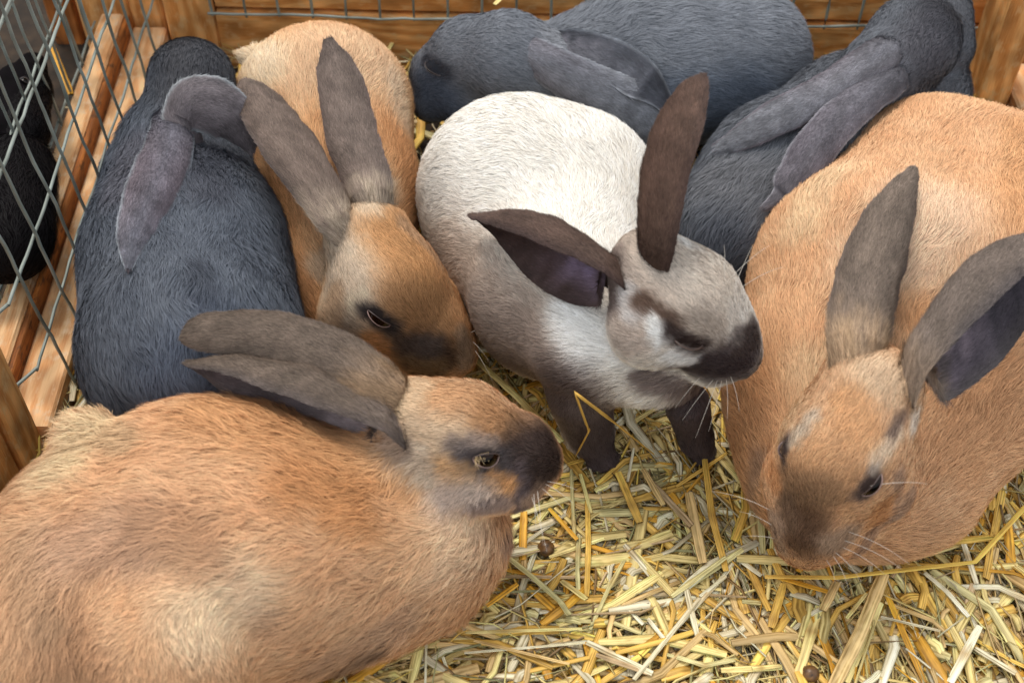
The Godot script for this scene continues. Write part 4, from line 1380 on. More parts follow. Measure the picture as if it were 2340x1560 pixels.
	r.ears.append({"stations": [[Vector3(0.2171, 0.1646, 0.1578), 0.0130, Vector3(0.0334, -0.3497, 0.9363)], [Vector3(0.2126, 0.1804, 0.1645), 0.0205, Vector3(0.0351, 0.8866, 0.4612)], [Vector3(0.2242, 0.1758, 0.1232), 0.0237, Vector3(0.1668, 0.9813, 0.0958)], [Vector3(0.2408, 0.1789, 0.0795), 0.0240, Vector3(0.1884, 0.9660, 0.1770)], [Vector3(0.2579, 0.1826, 0.0431), 0.0182, Vector3(0.2571, 0.9562, 0.1399)], [Vector3(0.2748, 0.1832, 0.0141), 0.0098, Vector3(0.3733, 0.9275, -0.0211)], [Vector3(0.2878, 0.1761, -0.0101), 0.0027, Vector3(0.4213, 0.8899, -0.1750)]], "curl": Vector2(70, 45), "outer": Color8(110, 98, 89), "inner": Color8(76, 68, 68), "rim": Color8(110, 98, 92), "facing": Vector3(-0.2701, 0.6805, 0.6812), "flat": 1.00, "inner_sheen": Color8(170, 150, 160), "base": Color8(196, 166, 134)})
	r.ears.append({"stations": [[Vector3(0.2553, 0.1582, 0.1835), 0.0205, Vector3(-0.5080, 0.3376, -0.7924)], [Vector3(0.2571, 0.1815, 0.1991), 0.0323, Vector3(-0.6538, 0.0423, -0.7555)], [Vector3(0.2953, 0.1902, 0.1739), 0.0481, Vector3(-0.7298, 0.0250, -0.6832)], [Vector3(0.3266, 0.1922, 0.1472), 0.0530, Vector3(-0.6983, 0.0422, -0.7145)], [Vector3(0.3569, 0.1933, 0.1144), 0.0447, Vector3(-0.6672, 0.0786, -0.7407)], [Vector3(0.3822, 0.1886, 0.0766), 0.0236, Vector3(-0.6856, 0.1121, -0.7193)], [Vector3(0.4035, 0.1682, 0.0353), 0.0051, Vector3(-0.7111, 0.1301, -0.6910)]], "curl": Vector2(86, 74), "outer": Color8(109, 98, 91), "inner": Color8(62, 58, 64), "rim": Color8(84, 78, 78), "facing": Vector3(-0.3406, 0.6938, 0.6345), "flat": 0.45, "inner_sheen": Color8(170, 150, 160), "base": Color8(150, 130, 112)})
	r.eyes.append([Vector3(0.2171, 0.1496, 0.2441), Vector3(0.6099, 0.6732, -0.4182), 0.0082, 0.0023, Vector3(0.1572, 0.4145, 0.8964), Color8(140, 116, 110), false])
	r.eyes.append([Vector3(0.1696, 0.1413, 0.2122), Vector3(0.0168, -0.6783, 0.7346), 0.0050, 0.0008, Vector3(-0.9734, 0.1569, 0.1671), Color8(140, 116, 110), false])
	r.whiskers.append([Vector3(0.1671, 0.0913, 0.2235), Vector3(0.1295, 0.0961, 0.2120), false])
	r.whiskers.append([Vector3(0.1689, 0.0833, 0.2300), Vector3(0.1478, 0.0883, 0.2225), false])
	r.whiskers.append([Vector3(0.1713, 0.0736, 0.2338), Vector3(0.1513, 0.0746, 0.2328), false])
	r.whiskers.append([Vector3(0.2102, 0.0954, 0.2492), Vector3(0.2416, 0.0970, 0.2709), false])
	r.whiskers.append([Vector3(0.2121, 0.1020, 0.2470), Vector3(0.2456, 0.1027, 0.2712), false])
	r.whiskers.append([Vector3(0.2096, 0.0900, 0.2507), Vector3(0.2324, 0.0902, 0.2699), false])
	r.whiskers.append([Vector3(0.2057, 0.0868, 0.2526), Vector3(0.2195, 0.0838, 0.2724), false])
	r.whiskers.append([Vector3(0.2048, 0.0836, 0.2532), Vector3(0.2122, 0.0782, 0.2738), false])
	r.whiskers.append([Vector3(0.2169, 0.1477, 0.2437), Vector3(0.2472, 0.1592, 0.2501), false])
	r.whiskers.append([Vector3(0.2016, 0.0784, 0.2532), Vector3(0.2054, 0.0756, 0.2676), false])
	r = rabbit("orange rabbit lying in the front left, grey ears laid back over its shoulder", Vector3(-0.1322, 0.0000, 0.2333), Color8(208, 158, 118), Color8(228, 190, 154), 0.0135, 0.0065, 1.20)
	r.ruffled = 1.00
	r.bone(0, Vector3(-0.0674, 0.1220, 0.1987), Vector3(-0.0674, 0.0950, 0.2037), 0.0280, 0.0315)
	r.bone(0, Vector3(-0.0356, 0.0500, 0.2105), Vector3(-0.0543, 0.0550, 0.2192), 0.0214, 0.0382)
	r.bone(0, Vector3(-0.0543, 0.0550, 0.2192), Vector3(-0.0604, 0.0493, 0.2201), 0.0382, 0.0501)
	r.bone(0, Vector3(-0.0604, 0.0493, 0.2201), Vector3(-0.0955, 0.0591, 0.2330), 0.0501, 0.0607)
	r.bone(0, Vector3(-0.0955, 0.0591, 0.2330), Vector3(-0.1500, 0.0755, 0.2433), 0.0607, 0.0786)
	r.bone(0, Vector3(-0.1500, 0.0755, 0.2433), Vector3(-0.1992, 0.0780, 0.2332), 0.0786, 0.0813)
	r.bone(0, Vector3(-0.1992, 0.0780, 0.2332), Vector3(-0.2614, 0.0711, 0.2428), 0.0813, 0.0738)
	r.bone(0, Vector3(-0.2824, 0.0700, 0.2893), Vector3(-0.2824, 0.0700, 0.2893), 0.0609, 0.0609)
	r.bone(1, Vector3(0.0208, 0.1050, 0.1979), Vector3(0.0057, 0.1140, 0.1963), 0.0111, 0.0234)
	r.bone(1, Vector3(0.0057, 0.1140, 0.1963), Vector3(-0.0306, 0.1360, 0.1952), 0.0234, 0.0302)
	r.bone(1, Vector3(-0.0306, 0.1360, 0.1952), Vector3(-0.0598, 0.1430, 0.1883), 0.0302, 0.0263)
	r.bone(1, Vector3(-0.0332, 0.1120, 0.2094), Vector3(-0.0332, 0.1120, 0.2094), 0.0261, 0.0261)
	r.bone(1, Vector3(-0.0141, 0.1080, 0.2145), Vector3(-0.0141, 0.1080, 0.2145), 0.0182, 0.0182)
	r.bone(1, Vector3(0.0034, 0.1020, 0.2141), Vector3(0.0034, 0.1020, 0.2141), 0.0138, 0.0138)
	r.bone(2, Vector3(-0.2070, 0.0780, 0.3043), Vector3(-0.2070, 0.0780, 0.3043), 0.0595, 0.0595)
	r.bone(3, Vector3(-0.2564, 0.1200, 0.1972), Vector3(-0.2767, 0.1100, 0.1864), 0.0149, 0.0204)
	r.bone(3, Vector3(-0.2767, 0.1100, 0.1864), Vector3(-0.2885, 0.1000, 0.1897), 0.0204, 0.0153)
	r.paint(Vector3(-0.1766, 0.1586, 0.1986), Vector3(-0.0859, 0.1381, 0.2370), 0.0299, Color8(198, 147, 102), 0.85)
	r.paint(Vector3(-0.1224, 0.1562, 0.2527), Vector3(-0.0725, 0.1260, 0.2513), 0.0208, Color8(189, 135, 90), 0.80)
	r.paint(Vector3(-0.1836, 0.1287, 0.3248), Vector3(-0.1474, 0.1352, 0.3056), 0.0226, Color8(224, 196, 164), 0.75)
	r.paint(Vector3(-0.2141, 0.1399, 0.2968), Vector3(-0.1650, 0.1475, 0.2926), 0.0127, Color8(202, 161, 127), 0.70)
	r.paint(Vector3(-0.2631, 0.1403, 0.2822), Vector3(-0.2146, 0.1518, 0.2804), 0.0206, Color8(169, 139, 120), 0.45)
	r.paint(Vector3(-0.2669, 0.1216, 0.3208), Vector3(-0.2463, 0.1089, 0.3365), 0.0229, Color8(172, 131, 99), 0.70)
	r.paint(Vector3(-0.2874, 0.1380, 0.2807), Vector3(-0.2719, 0.1250, 0.3170), 0.0155, Color8(187, 152, 120), 0.70)
	r.paint(Vector3(-0.2069, 0.1567, 0.2746), Vector3(-0.1756, 0.1557, 0.2800), 0.0153, Color8(177, 137, 106), 0.60)
	r.paint(Vector3(-0.1549, 0.1373, 0.3040), Vector3(-0.1358, 0.1161, 0.3178), 0.0086, Color8(175, 146, 121), 0.30)  # shade of the haunch crease, painted into the coat
	r.paint(Vector3(-0.0437, 0.1029, 0.2556), Vector3(-0.0251, 0.0899, 0.2474), 0.0246, Color8(225, 190, 158), 0.90)
	r.paint(Vector3(-0.0674, 0.1233, 0.2496), Vector3(-0.0567, 0.1074, 0.2647), 0.0162, Color8(217, 171, 131), 0.70)
	r.paint(Vector3(-0.0058, 0.0664, 0.2292), Vector3(-0.0015, 0.0445, 0.2065), 0.0075, Color8(160, 134, 120), 0.70)
	r.paint(Vector3(-0.0654, 0.0728, 0.2939), Vector3(-0.1101, 0.0674, 0.3179), 0.0163, Color8(170, 143, 122), 0.45)
	r.paint(Vector3(-0.0854, 0.0520, 0.3040), Vector3(-0.1054, 0.0377, 0.3117), 0.0110, Color8(100, 84, 74), 0.50)
	r.paint(Vector3(-0.2664, 0.1352, 0.1929), Vector3(-0.2740, 0.1417, 0.2198), 0.0251, Color8(218, 190, 152), 0.90)
	r.paint(Vector3(-0.2448, 0.1507, 0.2063), Vector3(-0.2323, 0.1593, 0.2194), 0.0109, Color8(175, 151, 118), 0.60)
	r.paint(Vector3(-0.0456, 0.1655, 0.2073), Vector3(-0.0294, 0.1629, 0.2154), 0.0375, Color8(199, 172, 143), 1.00)
	r.paint(Vector3(-0.0462, 0.1685, 0.1857), Vector3(-0.0135, 0.1650, 0.1968), 0.0163, Color8(195, 149, 109), 0.90)
	r.paint(Vector3(-0.0108, 0.1615, 0.2043), Vector3(0.0055, 0.1461, 0.2011), 0.0135, Color8(172, 129, 92), 0.90)
	r.paint(Vector3(-0.0573, 0.1684, 0.1821), Vector3(-0.0648, 0.1678, 0.1955), 0.0109, Color8(205, 176, 144), 0.80)
	r.paint(Vector3(0.0208, 0.1337, 0.2038), Vector3(0.0055, 0.1360, 0.2157), 0.0199, Color8(66, 54, 50), 1.00)
	r.paint(Vector3(0.0265, 0.1206, 0.2080), Vector3(0.0166, 0.1209, 0.2184), 0.0112, Color8(62, 50, 46), 1.00)
	r.paint(Vector3(0.0055, 0.1312, 0.2190), Vector3(0.0079, 0.0982, 0.2281), 0.0071, Color8(88, 76, 76), 1.00)
	r.paint(Vector3(0.0182, 0.1095, 0.2206), Vector3(0.0125, 0.1077, 0.2261), 0.0078, Color8(159, 131, 110), 0.90)
	r.paint(Vector3(-0.0347, 0.1581, 0.2202), Vector3(-0.0289, 0.1551, 0.2229), 0.0059, Color8(112, 100, 96), 0.70)
	r.paint(Vector3(-0.0241, 0.1495, 0.2254), Vector3(-0.0081, 0.1412, 0.2211), 0.0123, Color8(84, 76, 76), 1.00)
	r.paint(Vector3(-0.0214, 0.1593, 0.2178), Vector3(-0.0108, 0.1540, 0.2155), 0.0053, Color8(150, 132, 122), 0.80)
	r.paint(Vector3(-0.0109, 0.1319, 0.2261), Vector3(-0.0014, 0.1254, 0.2249), 0.0076, Color8(199, 146, 98), 1.00)
	r.paint(Vector3(-0.0404, 0.1425, 0.2270), Vector3(-0.0297, 0.1375, 0.2300), 0.0108, Color8(201, 158, 115), 0.90)
	r.paint(Vector3(-0.0382, 0.1235, 0.2335), Vector3(-0.0218, 0.1233, 0.2333), 0.0147, Color8(192, 172, 158), 1.00)
	r.paint(Vector3(-0.0193, 0.1119, 0.2355), Vector3(-0.0055, 0.1124, 0.2325), 0.0077, Color8(140, 122, 116), 0.80)
	r.paint(Vector3(-0.0568, 0.1450, 0.2189), Vector3(-0.0517, 0.1343, 0.2245), 0.0108, Color8(203, 184, 163), 0.80)
	r.paint(Vector3(-0.0732, 0.1512, 0.2100), Vector3(-0.0677, 0.1479, 0.2143), 0.0092, Color8(146, 126, 112), 0.70)
	r.paint(Vector3(0.0064, 0.0975, 0.2319), Vector3(0.0070, 0.0944, 0.2322), 0.0039, Color8(244, 242, 238), 1.00)
	r.ears.append({"stations": [[Vector3(-0.0734, 0.1388, 0.1735), 0.0116, Vector3(0.9644, 0.1109, 0.2400)], [Vector3(-0.0789, 0.1576, 0.1840), 0.0179, Vector3(0.3108, 0.9064, 0.2862)], [Vector3(-0.1057, 0.1518, 0.1595), 0.0229, Vector3(-0.1220, 0.9899, 0.0717)], [Vector3(-0.1351, 0.1509, 0.1425), 0.0241, Vector3(-0.0477, 0.9778, 0.2039)], [Vector3(-0.1639, 0.1530, 0.1327), 0.0209, Vector3(0.0099, 0.9572, 0.2893)], [Vector3(-0.1921, 0.1548, 0.1303), 0.0175, Vector3(0.0069, 0.9416, 0.3367)], [Vector3(-0.2087, 0.1550, 0.1304), 0.0125, Vector3(-0.1292, 0.9082, 0.3982)], [Vector3(-0.2175, 0.1543, 0.1312), 0.0030, Vector3(-0.2890, 0.8243, 0.4869)]], "curl": Vector2(65, 55), "outer": Color8(103, 91, 82), "inner": Color8(84, 74, 74), "rim": Color8(96, 86, 80), "facing": Vector3(0.1879, 0.7382, 0.6479), "flat": 1.00, "inner_sheen": Color8(170, 150, 160), "base": Color8(150, 124, 98)})
	r.ears.append({"stations": [[Vector3(-0.0741, 0.1280, 0.1985), 0.0174, Vector3(0.0453, 0.5207, -0.8525)], [Vector3(-0.0804, 0.1485, 0.2162), 0.0274, Vector3(0.2950, 0.3036, -0.9060)], [Vector3(-0.1157, 0.1444, 0.2056), 0.0383, Vector3(0.4347, 0.3003, -0.8490)], [Vector3(-0.1443, 0.1425, 0.1940), 0.0412, Vector3(0.3911, 0.2848, -0.8752)], [Vector3(-0.1724, 0.1438, 0.1780), 0.0332, Vector3(0.3422, 0.2939, -0.8925)], [Vector3(-0.1990, 0.1456, 0.1631), 0.0222, Vector3(0.2918, 0.3161, -0.9027)], [Vector3(-0.2159, 0.1432, 0.1461), 0.0052, Vector3(0.2698, 0.3320, -0.9039)]], "curl": Vector2(86, 74), "outer": Color8(101, 89, 80), "inner": Color8(98, 88, 90), "rim": Color8(84, 76, 74), "facing": Vector3(0.1556, 0.7751, 0.6124), "flat": 0.50, "inner_sheen": Color8(216, 202, 206), "base": Color8(112, 100, 94)})
	r.eyes.append([Vector3(-0.0159, 0.1491, 0.2238), Vector3(0.9012, -0.3085, -0.3045), 0.0083, 0.0043, Vector3(0.4110, 0.3853, 0.8262), Color8(140, 116, 110), true])
	r.whiskers.append([Vector3(0.0161, 0.1117, 0.2221), Vector3(0.0193, 0.0969, 0.2518), false])
	r.whiskers.append([Vector3(0.0190, 0.1105, 0.2196), Vector3(0.0360, 0.1042, 0.2370), false])
	r.whiskers.append([Vector3(0.0210, 0.1120, 0.2173), Vector3(0.0388, 0.1089, 0.2302), false])
	r.whiskers.append([Vector3(0.0139, 0.1109, 0.2242), Vector3(0.0152, 0.1010, 0.2464), false])
	r.whiskers.append([Vector3(0.0224, 0.1122, 0.2157), Vector3(0.0417, 0.1129, 0.2230), false])
	r.whiskers.append([Vector3(0.0125, 0.1096, 0.2257), Vector3(0.0220, 0.0944, 0.2567), false])
	r = rabbit("black rabbit outside the pen, half hidden behind the left wire wall", Vector3(-0.4094, 0.0000, -0.0897), Color8(26, 24, 26), Color8(44, 42, 44), 0.0110, 0.0070, 0.40)
	r.bone(0, Vector3(-0.4139, 0.0700, -0.1288), Vector3(-0.4049, 0.0700, -0.0506), 0.0313, 0.0384)
	r.bone(1, Vector3(-0.4474, 0.0500, -0.2980), Vector3(-0.4390, 0.0650, -0.2400), 0.0132, 0.0228)
	r.bone(1, Vector3(-0.4390, 0.0650, -0.2400), Vector3(-0.4265, 0.0700, -0.1796), 0.0228, 0.0268)
	r.eyes.append([Vector3(-0.4259, 0.0906, -0.2228), Vector3(0.8316, -0.2652, 0.4880), 0.0041, 0.0025, Vector3(0.3522, 0.9312, -0.0941), Color8(50, 44, 44), false])


func describe_straw(rng: RandomNumberGenerator) -> void:
	stalk(PackedVector3Array([Vector3(-0.0574, 0.0145, 0.2617), Vector3(-0.0565, 0.0124, 0.3085)]), 0.0016, "cream", "thin cream white straw pointing away at the bottom edge near the front left rabbit", rng, "straw stalks lying on the litter")
	stalk(PackedVector3Array([Vector3(-0.0511, 0.0061, 0.2707), Vector3(-0.0373, 0.0084, 0.3076)]), 0.0022, "cream", "thin cream white straw slanting left at the bottom edge near the front left rabbit", rng, "straw stalks lying on the litter")
	stalk(PackedVector3Array([Vector3(-0.0697, 0.0068, 0.2786), Vector3(-0.0457, 0.0068, 0.2728)]), 0.0018, "pale", "thin pale yellow straw lying level at the bottom edge near the front left rabbit", rng, "straw stalks lying on the litter")
	stalk(PackedVector3Array([Vector3(-0.0308, 0.0146, 0.2700), Vector3(0.0471, 0.0116, 0.2655)]), 0.0028, "pale", "long pale yellow straw lying level beside the front left rabbit's belly", rng, "straw stalks lying on the litter")
	stalk(PackedVector3Array([Vector3(-0.0255, 0.0134, 0.2752), Vector3(0.0379, 0.0129, 0.2920)]), 0.0026, "tan", "thin tan straw lying level beside the front left rabbit's belly", rng, "straw stalks lying on the litter")
	stalk(PackedVector3Array([Vector3(-0.0316, 0.0118, 0.2835), Vector3(0.0488, 0.0125, 0.2764)]), 0.0022, "cream", "thin cream white straw lying level beside the front left rabbit's belly", rng, "straw stalks lying on the litter")
	stalk(PackedVector3Array([Vector3(-0.0071, 0.0085, 0.2040), Vector3(0.0148, 0.0149, 0.2281), Vector3(0.0328, 0.0130, 0.2454), Vector3(0.0389, 0.0142, 0.2568)]), 0.0047, "greenish", "long bent greenish straw slanting left below the left rabbit's mouth", rng, "straw stalks lying on the litter")
	stalk(PackedVector3Array([Vector3(-0.0244, 0.0091, 0.2234), Vector3(0.0551, 0.0105, 0.2255)]), 0.0034, "grey brown", "long grey brown straw lying level below the left rabbit's mouth", rng, "straw stalks lying on the litter")
	stalk(PackedVector3Array([Vector3(0.0475, 0.0116, 0.1917), Vector3(0.0453, 0.0145, 0.2216), Vector3(0.0460, 0.0055, 0.2435)]), 0.0033, "greenish", "short greenish straw pointing away below the left rabbit's mouth", rng, "straw stalks lying on the litter")
	stalk(PackedVector3Array([Vector3(0.0550, 0.0083, 0.1601), Vector3(0.0536, 0.0148, 0.2041), Vector3(0.0512, 0.0113, 0.2408)]), 0.0043, "golden", "long golden straw pointing away below the left rabbit's mouth", rng, "straw stalks lying on the litter")
	stalk(PackedVector3Array([Vector3(0.0816, 0.0075, 0.2047), Vector3(0.0664, 0.0139, 0.2361), Vector3(0.0527, 0.0074, 0.2638)]), 0.0030, "greenish", "long greenish straw slanting right in the lower middle", rng, "straw stalks lying on the litter")
	stalk(PackedVector3Array([Vector3(0.0115, 0.0098, 0.2325), Vector3(0.0338, 0.0080, 0.2534)]), 0.0057, "ochre", "broad deep ochre straw slanting left in the lower middle", rng, "straw stalks lying on the litter")
	stalk(PackedVector3Array([Vector3(-0.0410, 0.0104, 0.2500), Vector3(-0.0187, 0.0110, 0.2406)]), 0.0045, "golden", "short golden straw slanting right beside the front left rabbit's belly", rng, "straw stalks lying on the litter")
	stalk(PackedVector3Array([Vector3(0.0782, 0.0123, 0.1379), Vector3(0.0916, 0.0123, 0.1817)]), 0.0061, "golden", "broad golden straw slanting left mid-straw", rng, "straw stalks lying on the litter")
	stalk(PackedVector3Array([Vector3(0.0675, 0.0055, 0.1772), Vector3(0.1114, 0.0119, 0.2411)]), 0.0055, "pale", "broad pale yellow straw slanting left mid-straw", rng, "straw stalks lying on the litter")
	stalk(PackedVector3Array([Vector3(0.0795, 0.0104, 0.1988), Vector3(0.1088, 0.0071, 0.2396)]), 0.0042, "cream", "short cream white straw slanting left mid-straw", rng, "straw stalks lying on the litter")
	stalk(PackedVector3Array([Vector3(0.1092, 0.0125, 0.2414), Vector3(0.1493, 0.0163, 0.2126)]), 0.0038, "greenish", "short greenish straw slanting right left of the right orange rabbit's nose", rng, "straw stalks lying on the litter")
	stalk(PackedVector3Array([Vector3(0.0501, 0.0090, 0.2740), Vector3(0.0922, 0.0125, 0.2986)]), 0.0044, "cream", "short cream white straw slanting left in the lower middle", rng, "straw stalks lying on the litter")
	stalk(PackedVector3Array([Vector3(0.0557, 0.0128, 0.2852), Vector3(0.0903, 0.0113, 0.2980)]), 0.0044, "grey brown", "short grey brown straw lying level in the lower middle", rng, "straw stalks lying on the litter")
	stalk(PackedVector3Array([Vector3(0.0852, 0.0098, 0.2836), Vector3(0.1287, 0.0061, 0.2353)]), 0.0068, "golden", "broad golden straw slanting right right of the lower middle", rng, "straw stalks lying on the litter")
	stalk(PackedVector3Array([Vector3(0.0796, 0.0126, 0.3031), Vector3(0.1287, 0.0108, 0.2417)]), 0.0037, "cream", "long cream white straw slanting right right of the lower middle", rng, "straw stalks lying on the litter")
	stalk(PackedVector3Array([Vector3(0.1289, 0.0101, 0.2401), Vector3(0.1486, 0.0115, 0.2249)]), 0.0027, "cream", "thin cream white straw slanting right left of the right orange rabbit's nose", rng, "straw stalks lying on the litter")
	stalk(PackedVector3Array([Vector3(0.1288, 0.0115, 0.1554), Vector3(0.1330, 0.0138, 0.2162)]), 0.0074, "tan", "broad tan straw pointing away left of the right orange rabbit's nose", rng, "straw stalks lying on the litter")
	stalk(PackedVector3Array([Vector3(0.1428, 0.0143, 0.1251), Vector3(0.1427, 0.0176, 0.1798), Vector3(0.1488, 0.0127, 0.2218)]), 0.0051, "golden", "long golden straw pointing away left of the right orange rabbit's nose", rng, "straw stalks lying on the litter")
	stalk(PackedVector3Array([Vector3(0.1203, 0.0099, 0.1488), Vector3(0.1594, 0.0138, 0.1219)]), 0.0029, "golden", "thin golden straw slanting right by the white rabbit's dark right paw", rng, "straw stalks lying on the litter")
	stalk(PackedVector3Array([Vector3(0.1020, 0.0119, 0.1460), Vector3(0.1282, 0.0130, 0.1847)]), 0.0048, "grey brown", "short grey brown straw slanting left by the white rabbit's dark right paw", rng, "straw stalks lying on the litter")
	stalk(PackedVector3Array([Vector3(0.0413, 0.0136, 0.1317), Vector3(0.0665, 0.0091, 0.1184)]), 0.0034, "golden", "short golden straw lying level in front of the white rabbit's left paw", rng, "straw stalks lying on the litter")
	stalk(PackedVector3Array([Vector3(0.0584, 0.0064, 0.3022), Vector3(0.0852, 0.0094, 0.2845)]), 0.0046, "golden", "short golden straw slanting right in the lower middle", rng, "straw stalks lying on the litter")
	stalk(PackedVector3Array([Vector3(0.0267, 0.0143, 0.1709), Vector3(0.0461, 0.0143, 0.1973)]), 0.0036, "ochre", "short deep ochre straw slanting left below the left rabbit's mouth", rng, "straw stalks lying on the litter")
	stalk(PackedVector3Array([Vector3(0.0086, 0.0129, 0.1727), Vector3(0.0073, 0.0073, 0.2097)]), 0.0059, "ochre", "broad deep ochre straw pointing away below the left rabbit's mouth", rng, "straw stalks lying on the litter")
	stalk(PackedVector3Array([Vector3(0.0437, 0.0100, 0.1334), Vector3(0.0442, 0.0118, 0.1918)]), 0.0027, "greenish", "thin greenish straw pointing away in front of the white rabbit's left paw", rng, "straw stalks lying on the litter")
	stalk(PackedVector3Array([Vector3(0.0505, 0.0104, 0.1380), Vector3(0.0573, 0.0102, 0.1723)]), 0.0032, "pale", "short pale yellow straw pointing away in front of the white rabbit's left paw", rng, "straw stalks lying on the litter")
	stalk(PackedVector3Array([Vector3(0.1199, 0.0085, 0.2343), Vector3(0.1245, 0.0066, 0.2680)]), 0.0034, "cream", "short cream white straw pointing away right of the lower middle", rng, "straw stalks lying on the litter")
	stalk(PackedVector3Array([Vector3(0.1028, 0.0108, 0.2841), Vector3(0.1286, 0.0077, 0.2905)]), 0.0033, "greenish", "short greenish straw lying level right of the lower middle", rng, "straw stalks lying on the litter")
	stalk(PackedVector3Array([Vector3(0.0913, 0.0111, 0.1148), Vector3(0.0847, 0.0123, 0.1463)]), 0.0022, "cream", "thin cream white straw pointing away in front of the white rabbit's left paw", rng, "straw stalks lying on the litter")
	stalk(PackedVector3Array([Vector3(0.1217, 0.0044, 0.1091), Vector3(0.1138, 0.0057, 0.1487)]), 0.0050, "golden", "short golden straw pointing away by the white rabbit's dark right paw", rng, "straw stalks lying on the litter")
	stalk(PackedVector3Array([Vector3(0.0969, 0.0125, 0.1352), Vector3(0.1095, 0.0123, 0.1669)]), 0.0044, "tan", "short tan straw slanting left by the white rabbit's dark right paw", rng, "straw stalks lying on the litter")
	stalk(PackedVector3Array([Vector3(0.0261, 0.0101, 0.2088), Vector3(0.0652, 0.0116, 0.1943)]), 0.0030, "pale", "short pale yellow straw lying level below the left rabbit's mouth", rng, "straw stalks lying on the litter")
	stalk(PackedVector3Array([Vector3(0.0343, 0.0115, 0.2286), Vector3(0.0509, 0.0147, 0.2451)]), 0.0050, "pale", "broad pale yellow straw slanting left in the lower middle", rng, "straw stalks lying on the litter")
	stalk(PackedVector3Array([Vector3(0.0921, 0.0106, 0.2572), Vector3(0.1024, 0.0116, 0.2742)]), 0.0029, "cream", "short cream white straw slanting left right of the lower middle", rng, "straw stalks lying on the litter")
	stalk(PackedVector3Array([Vector3(-0.0175, 0.0118, 0.2483), Vector3(0.0039, 0.0119, 0.2313)]), 0.0038, "ochre", "short deep ochre straw slanting right beside the front left rabbit's belly", rng, "straw stalks lying on the litter")
	stalk(PackedVector3Array([Vector3(0.0156, 0.0043, 0.1670), Vector3(0.0322, 0.0051, 0.1849)]), 0.0031, "tan", "short tan straw slanting left below the left rabbit's mouth", rng, "straw stalks lying on the litter")
	stalk(PackedVector3Array([Vector3(0.0650, 0.0067, 0.1806), Vector3(0.0803, 0.0056, 0.1486)]), 0.0024, "pale", "thin pale yellow straw slanting right mid-straw", rng, "straw stalks lying on the litter")
	stalk(PackedVector3Array([Vector3(-0.0834, 0.0095, 0.2914), Vector3(-0.0487, 0.0115, 0.2742)]), 0.0024, "pale", "thin pale yellow straw slanting right at the bottom edge near the front left rabbit", rng, "straw stalks lying on the litter")
	stalk(PackedVector3Array([Vector3(0.0889, 0.0087, 0.2609), Vector3(0.0749, 0.0090, 0.2431)]), 0.0029, "cream", "short cream white upper straw slanting left right of the lower middle", rng, "straw stalks lying on the litter")
	stalk(PackedVector3Array([Vector3(0.1748, 0.0136, 0.2267), Vector3(0.2234, 0.0177, 0.2298), Vector3(0.3229, 0.0137, 0.2149), Vector3(0.3670, 0.0160, 0.1721), Vector3(0.3889, 0.0105, 0.1520)]), 0.0039, "golden", "long bent golden straw lying level below the right orange rabbit's chest", rng, "straw stalks lying on the litter")
	stalk(PackedVector3Array([Vector3(0.2588, 0.0106, 0.2218), Vector3(0.2307, 0.0180, 0.2742), Vector3(0.2082, 0.0125, 0.3096)]), 0.0096, "tan", "broad tan straw slanting right below the right orange rabbit, bottom edge", rng, "straw stalks lying on the litter")
	stalk(PackedVector3Array([Vector3(0.1874, 0.0121, 0.2314), Vector3(0.1747, 0.0106, 0.2643)]), 0.0057, "golden", "broad golden straw pointing away under the right orange rabbit's chin", rng, "straw stalks lying on the litter")
	stalk(PackedVector3Array([Vector3(0.1812, 0.0073, 0.2506), Vector3(0.2094, 0.0073, 0.2347)]), 0.0045, "ochre", "short deep ochre straw slanting right under the right orange rabbit's chin", rng, "straw stalks lying on the litter")
	stalk(PackedVector3Array([Vector3(0.1821, 0.0105, 0.2243), Vector3(0.2165, 0.0130, 0.2381)]), 0.0048, "ochre", "short deep ochre straw lying level under the right orange rabbit's chin", rng, "straw stalks lying on the litter")
	stalk(PackedVector3Array([Vector3(0.2109, 0.0080, 0.2450), Vector3(0.1969, 0.0106, 0.2783), Vector3(0.1864, 0.0083, 0.3031)]), 0.0068, "pale", "broad pale yellow straw pointing away below the right orange rabbit, bottom edge", rng, "straw stalks lying on the litter")
	stalk(PackedVector3Array([Vector3(0.2244, 0.0121, 0.2301), Vector3(0.2111, 0.0123, 0.2522)]), 0.0068, "tan", "broad tan straw slanting right under the right orange rabbit's chin", rng, "straw stalks lying on the litter")
	stalk(PackedVector3Array([Vector3(0.2869, 0.0113, 0.2222), Vector3(0.2988, 0.0117, 0.2373), Vector3(0.3098, 0.0108, 0.2561)]), 0.0039, "cream", "short cream white straw slanting left below the right orange rabbit's chest", rng, "straw stalks lying on the litter")
	stalk(PackedVector3Array([Vector3(0.3195, 0.0094, 0.1863), Vector3(0.3194, 0.0150, 0.2331)]), 0.0040, "cream", "short cream white straw pointing away beside the right orange rabbit's flank", rng, "straw stalks lying on the litter")
	stalk(PackedVector3Array([Vector3(0.3138, 0.0152, 0.2656), Vector3(0.2865, 0.0105, 0.3043)]), 0.0055, "cream", "broad cream white straw slanting right in the bottom right corner", rng, "straw stalks lying on the litter")
	stalk(PackedVector3Array([Vector3(0.3198, 0.0085, 0.2293), Vector3(0.2990, 0.0070, 0.2752)]), 0.0050, "grey brown", "broad grey brown straw pointing away near the right edge", rng, "straw stalks lying on the litter")
	stalk(PackedVector3Array([Vector3(0.3740, 0.0058, 0.1160), Vector3(0.3287, 0.0101, 0.2265)]), 0.0069, "golden", "broad golden straw pointing away beside the right orange rabbit's flank", rng, "straw stalks lying on the litter")
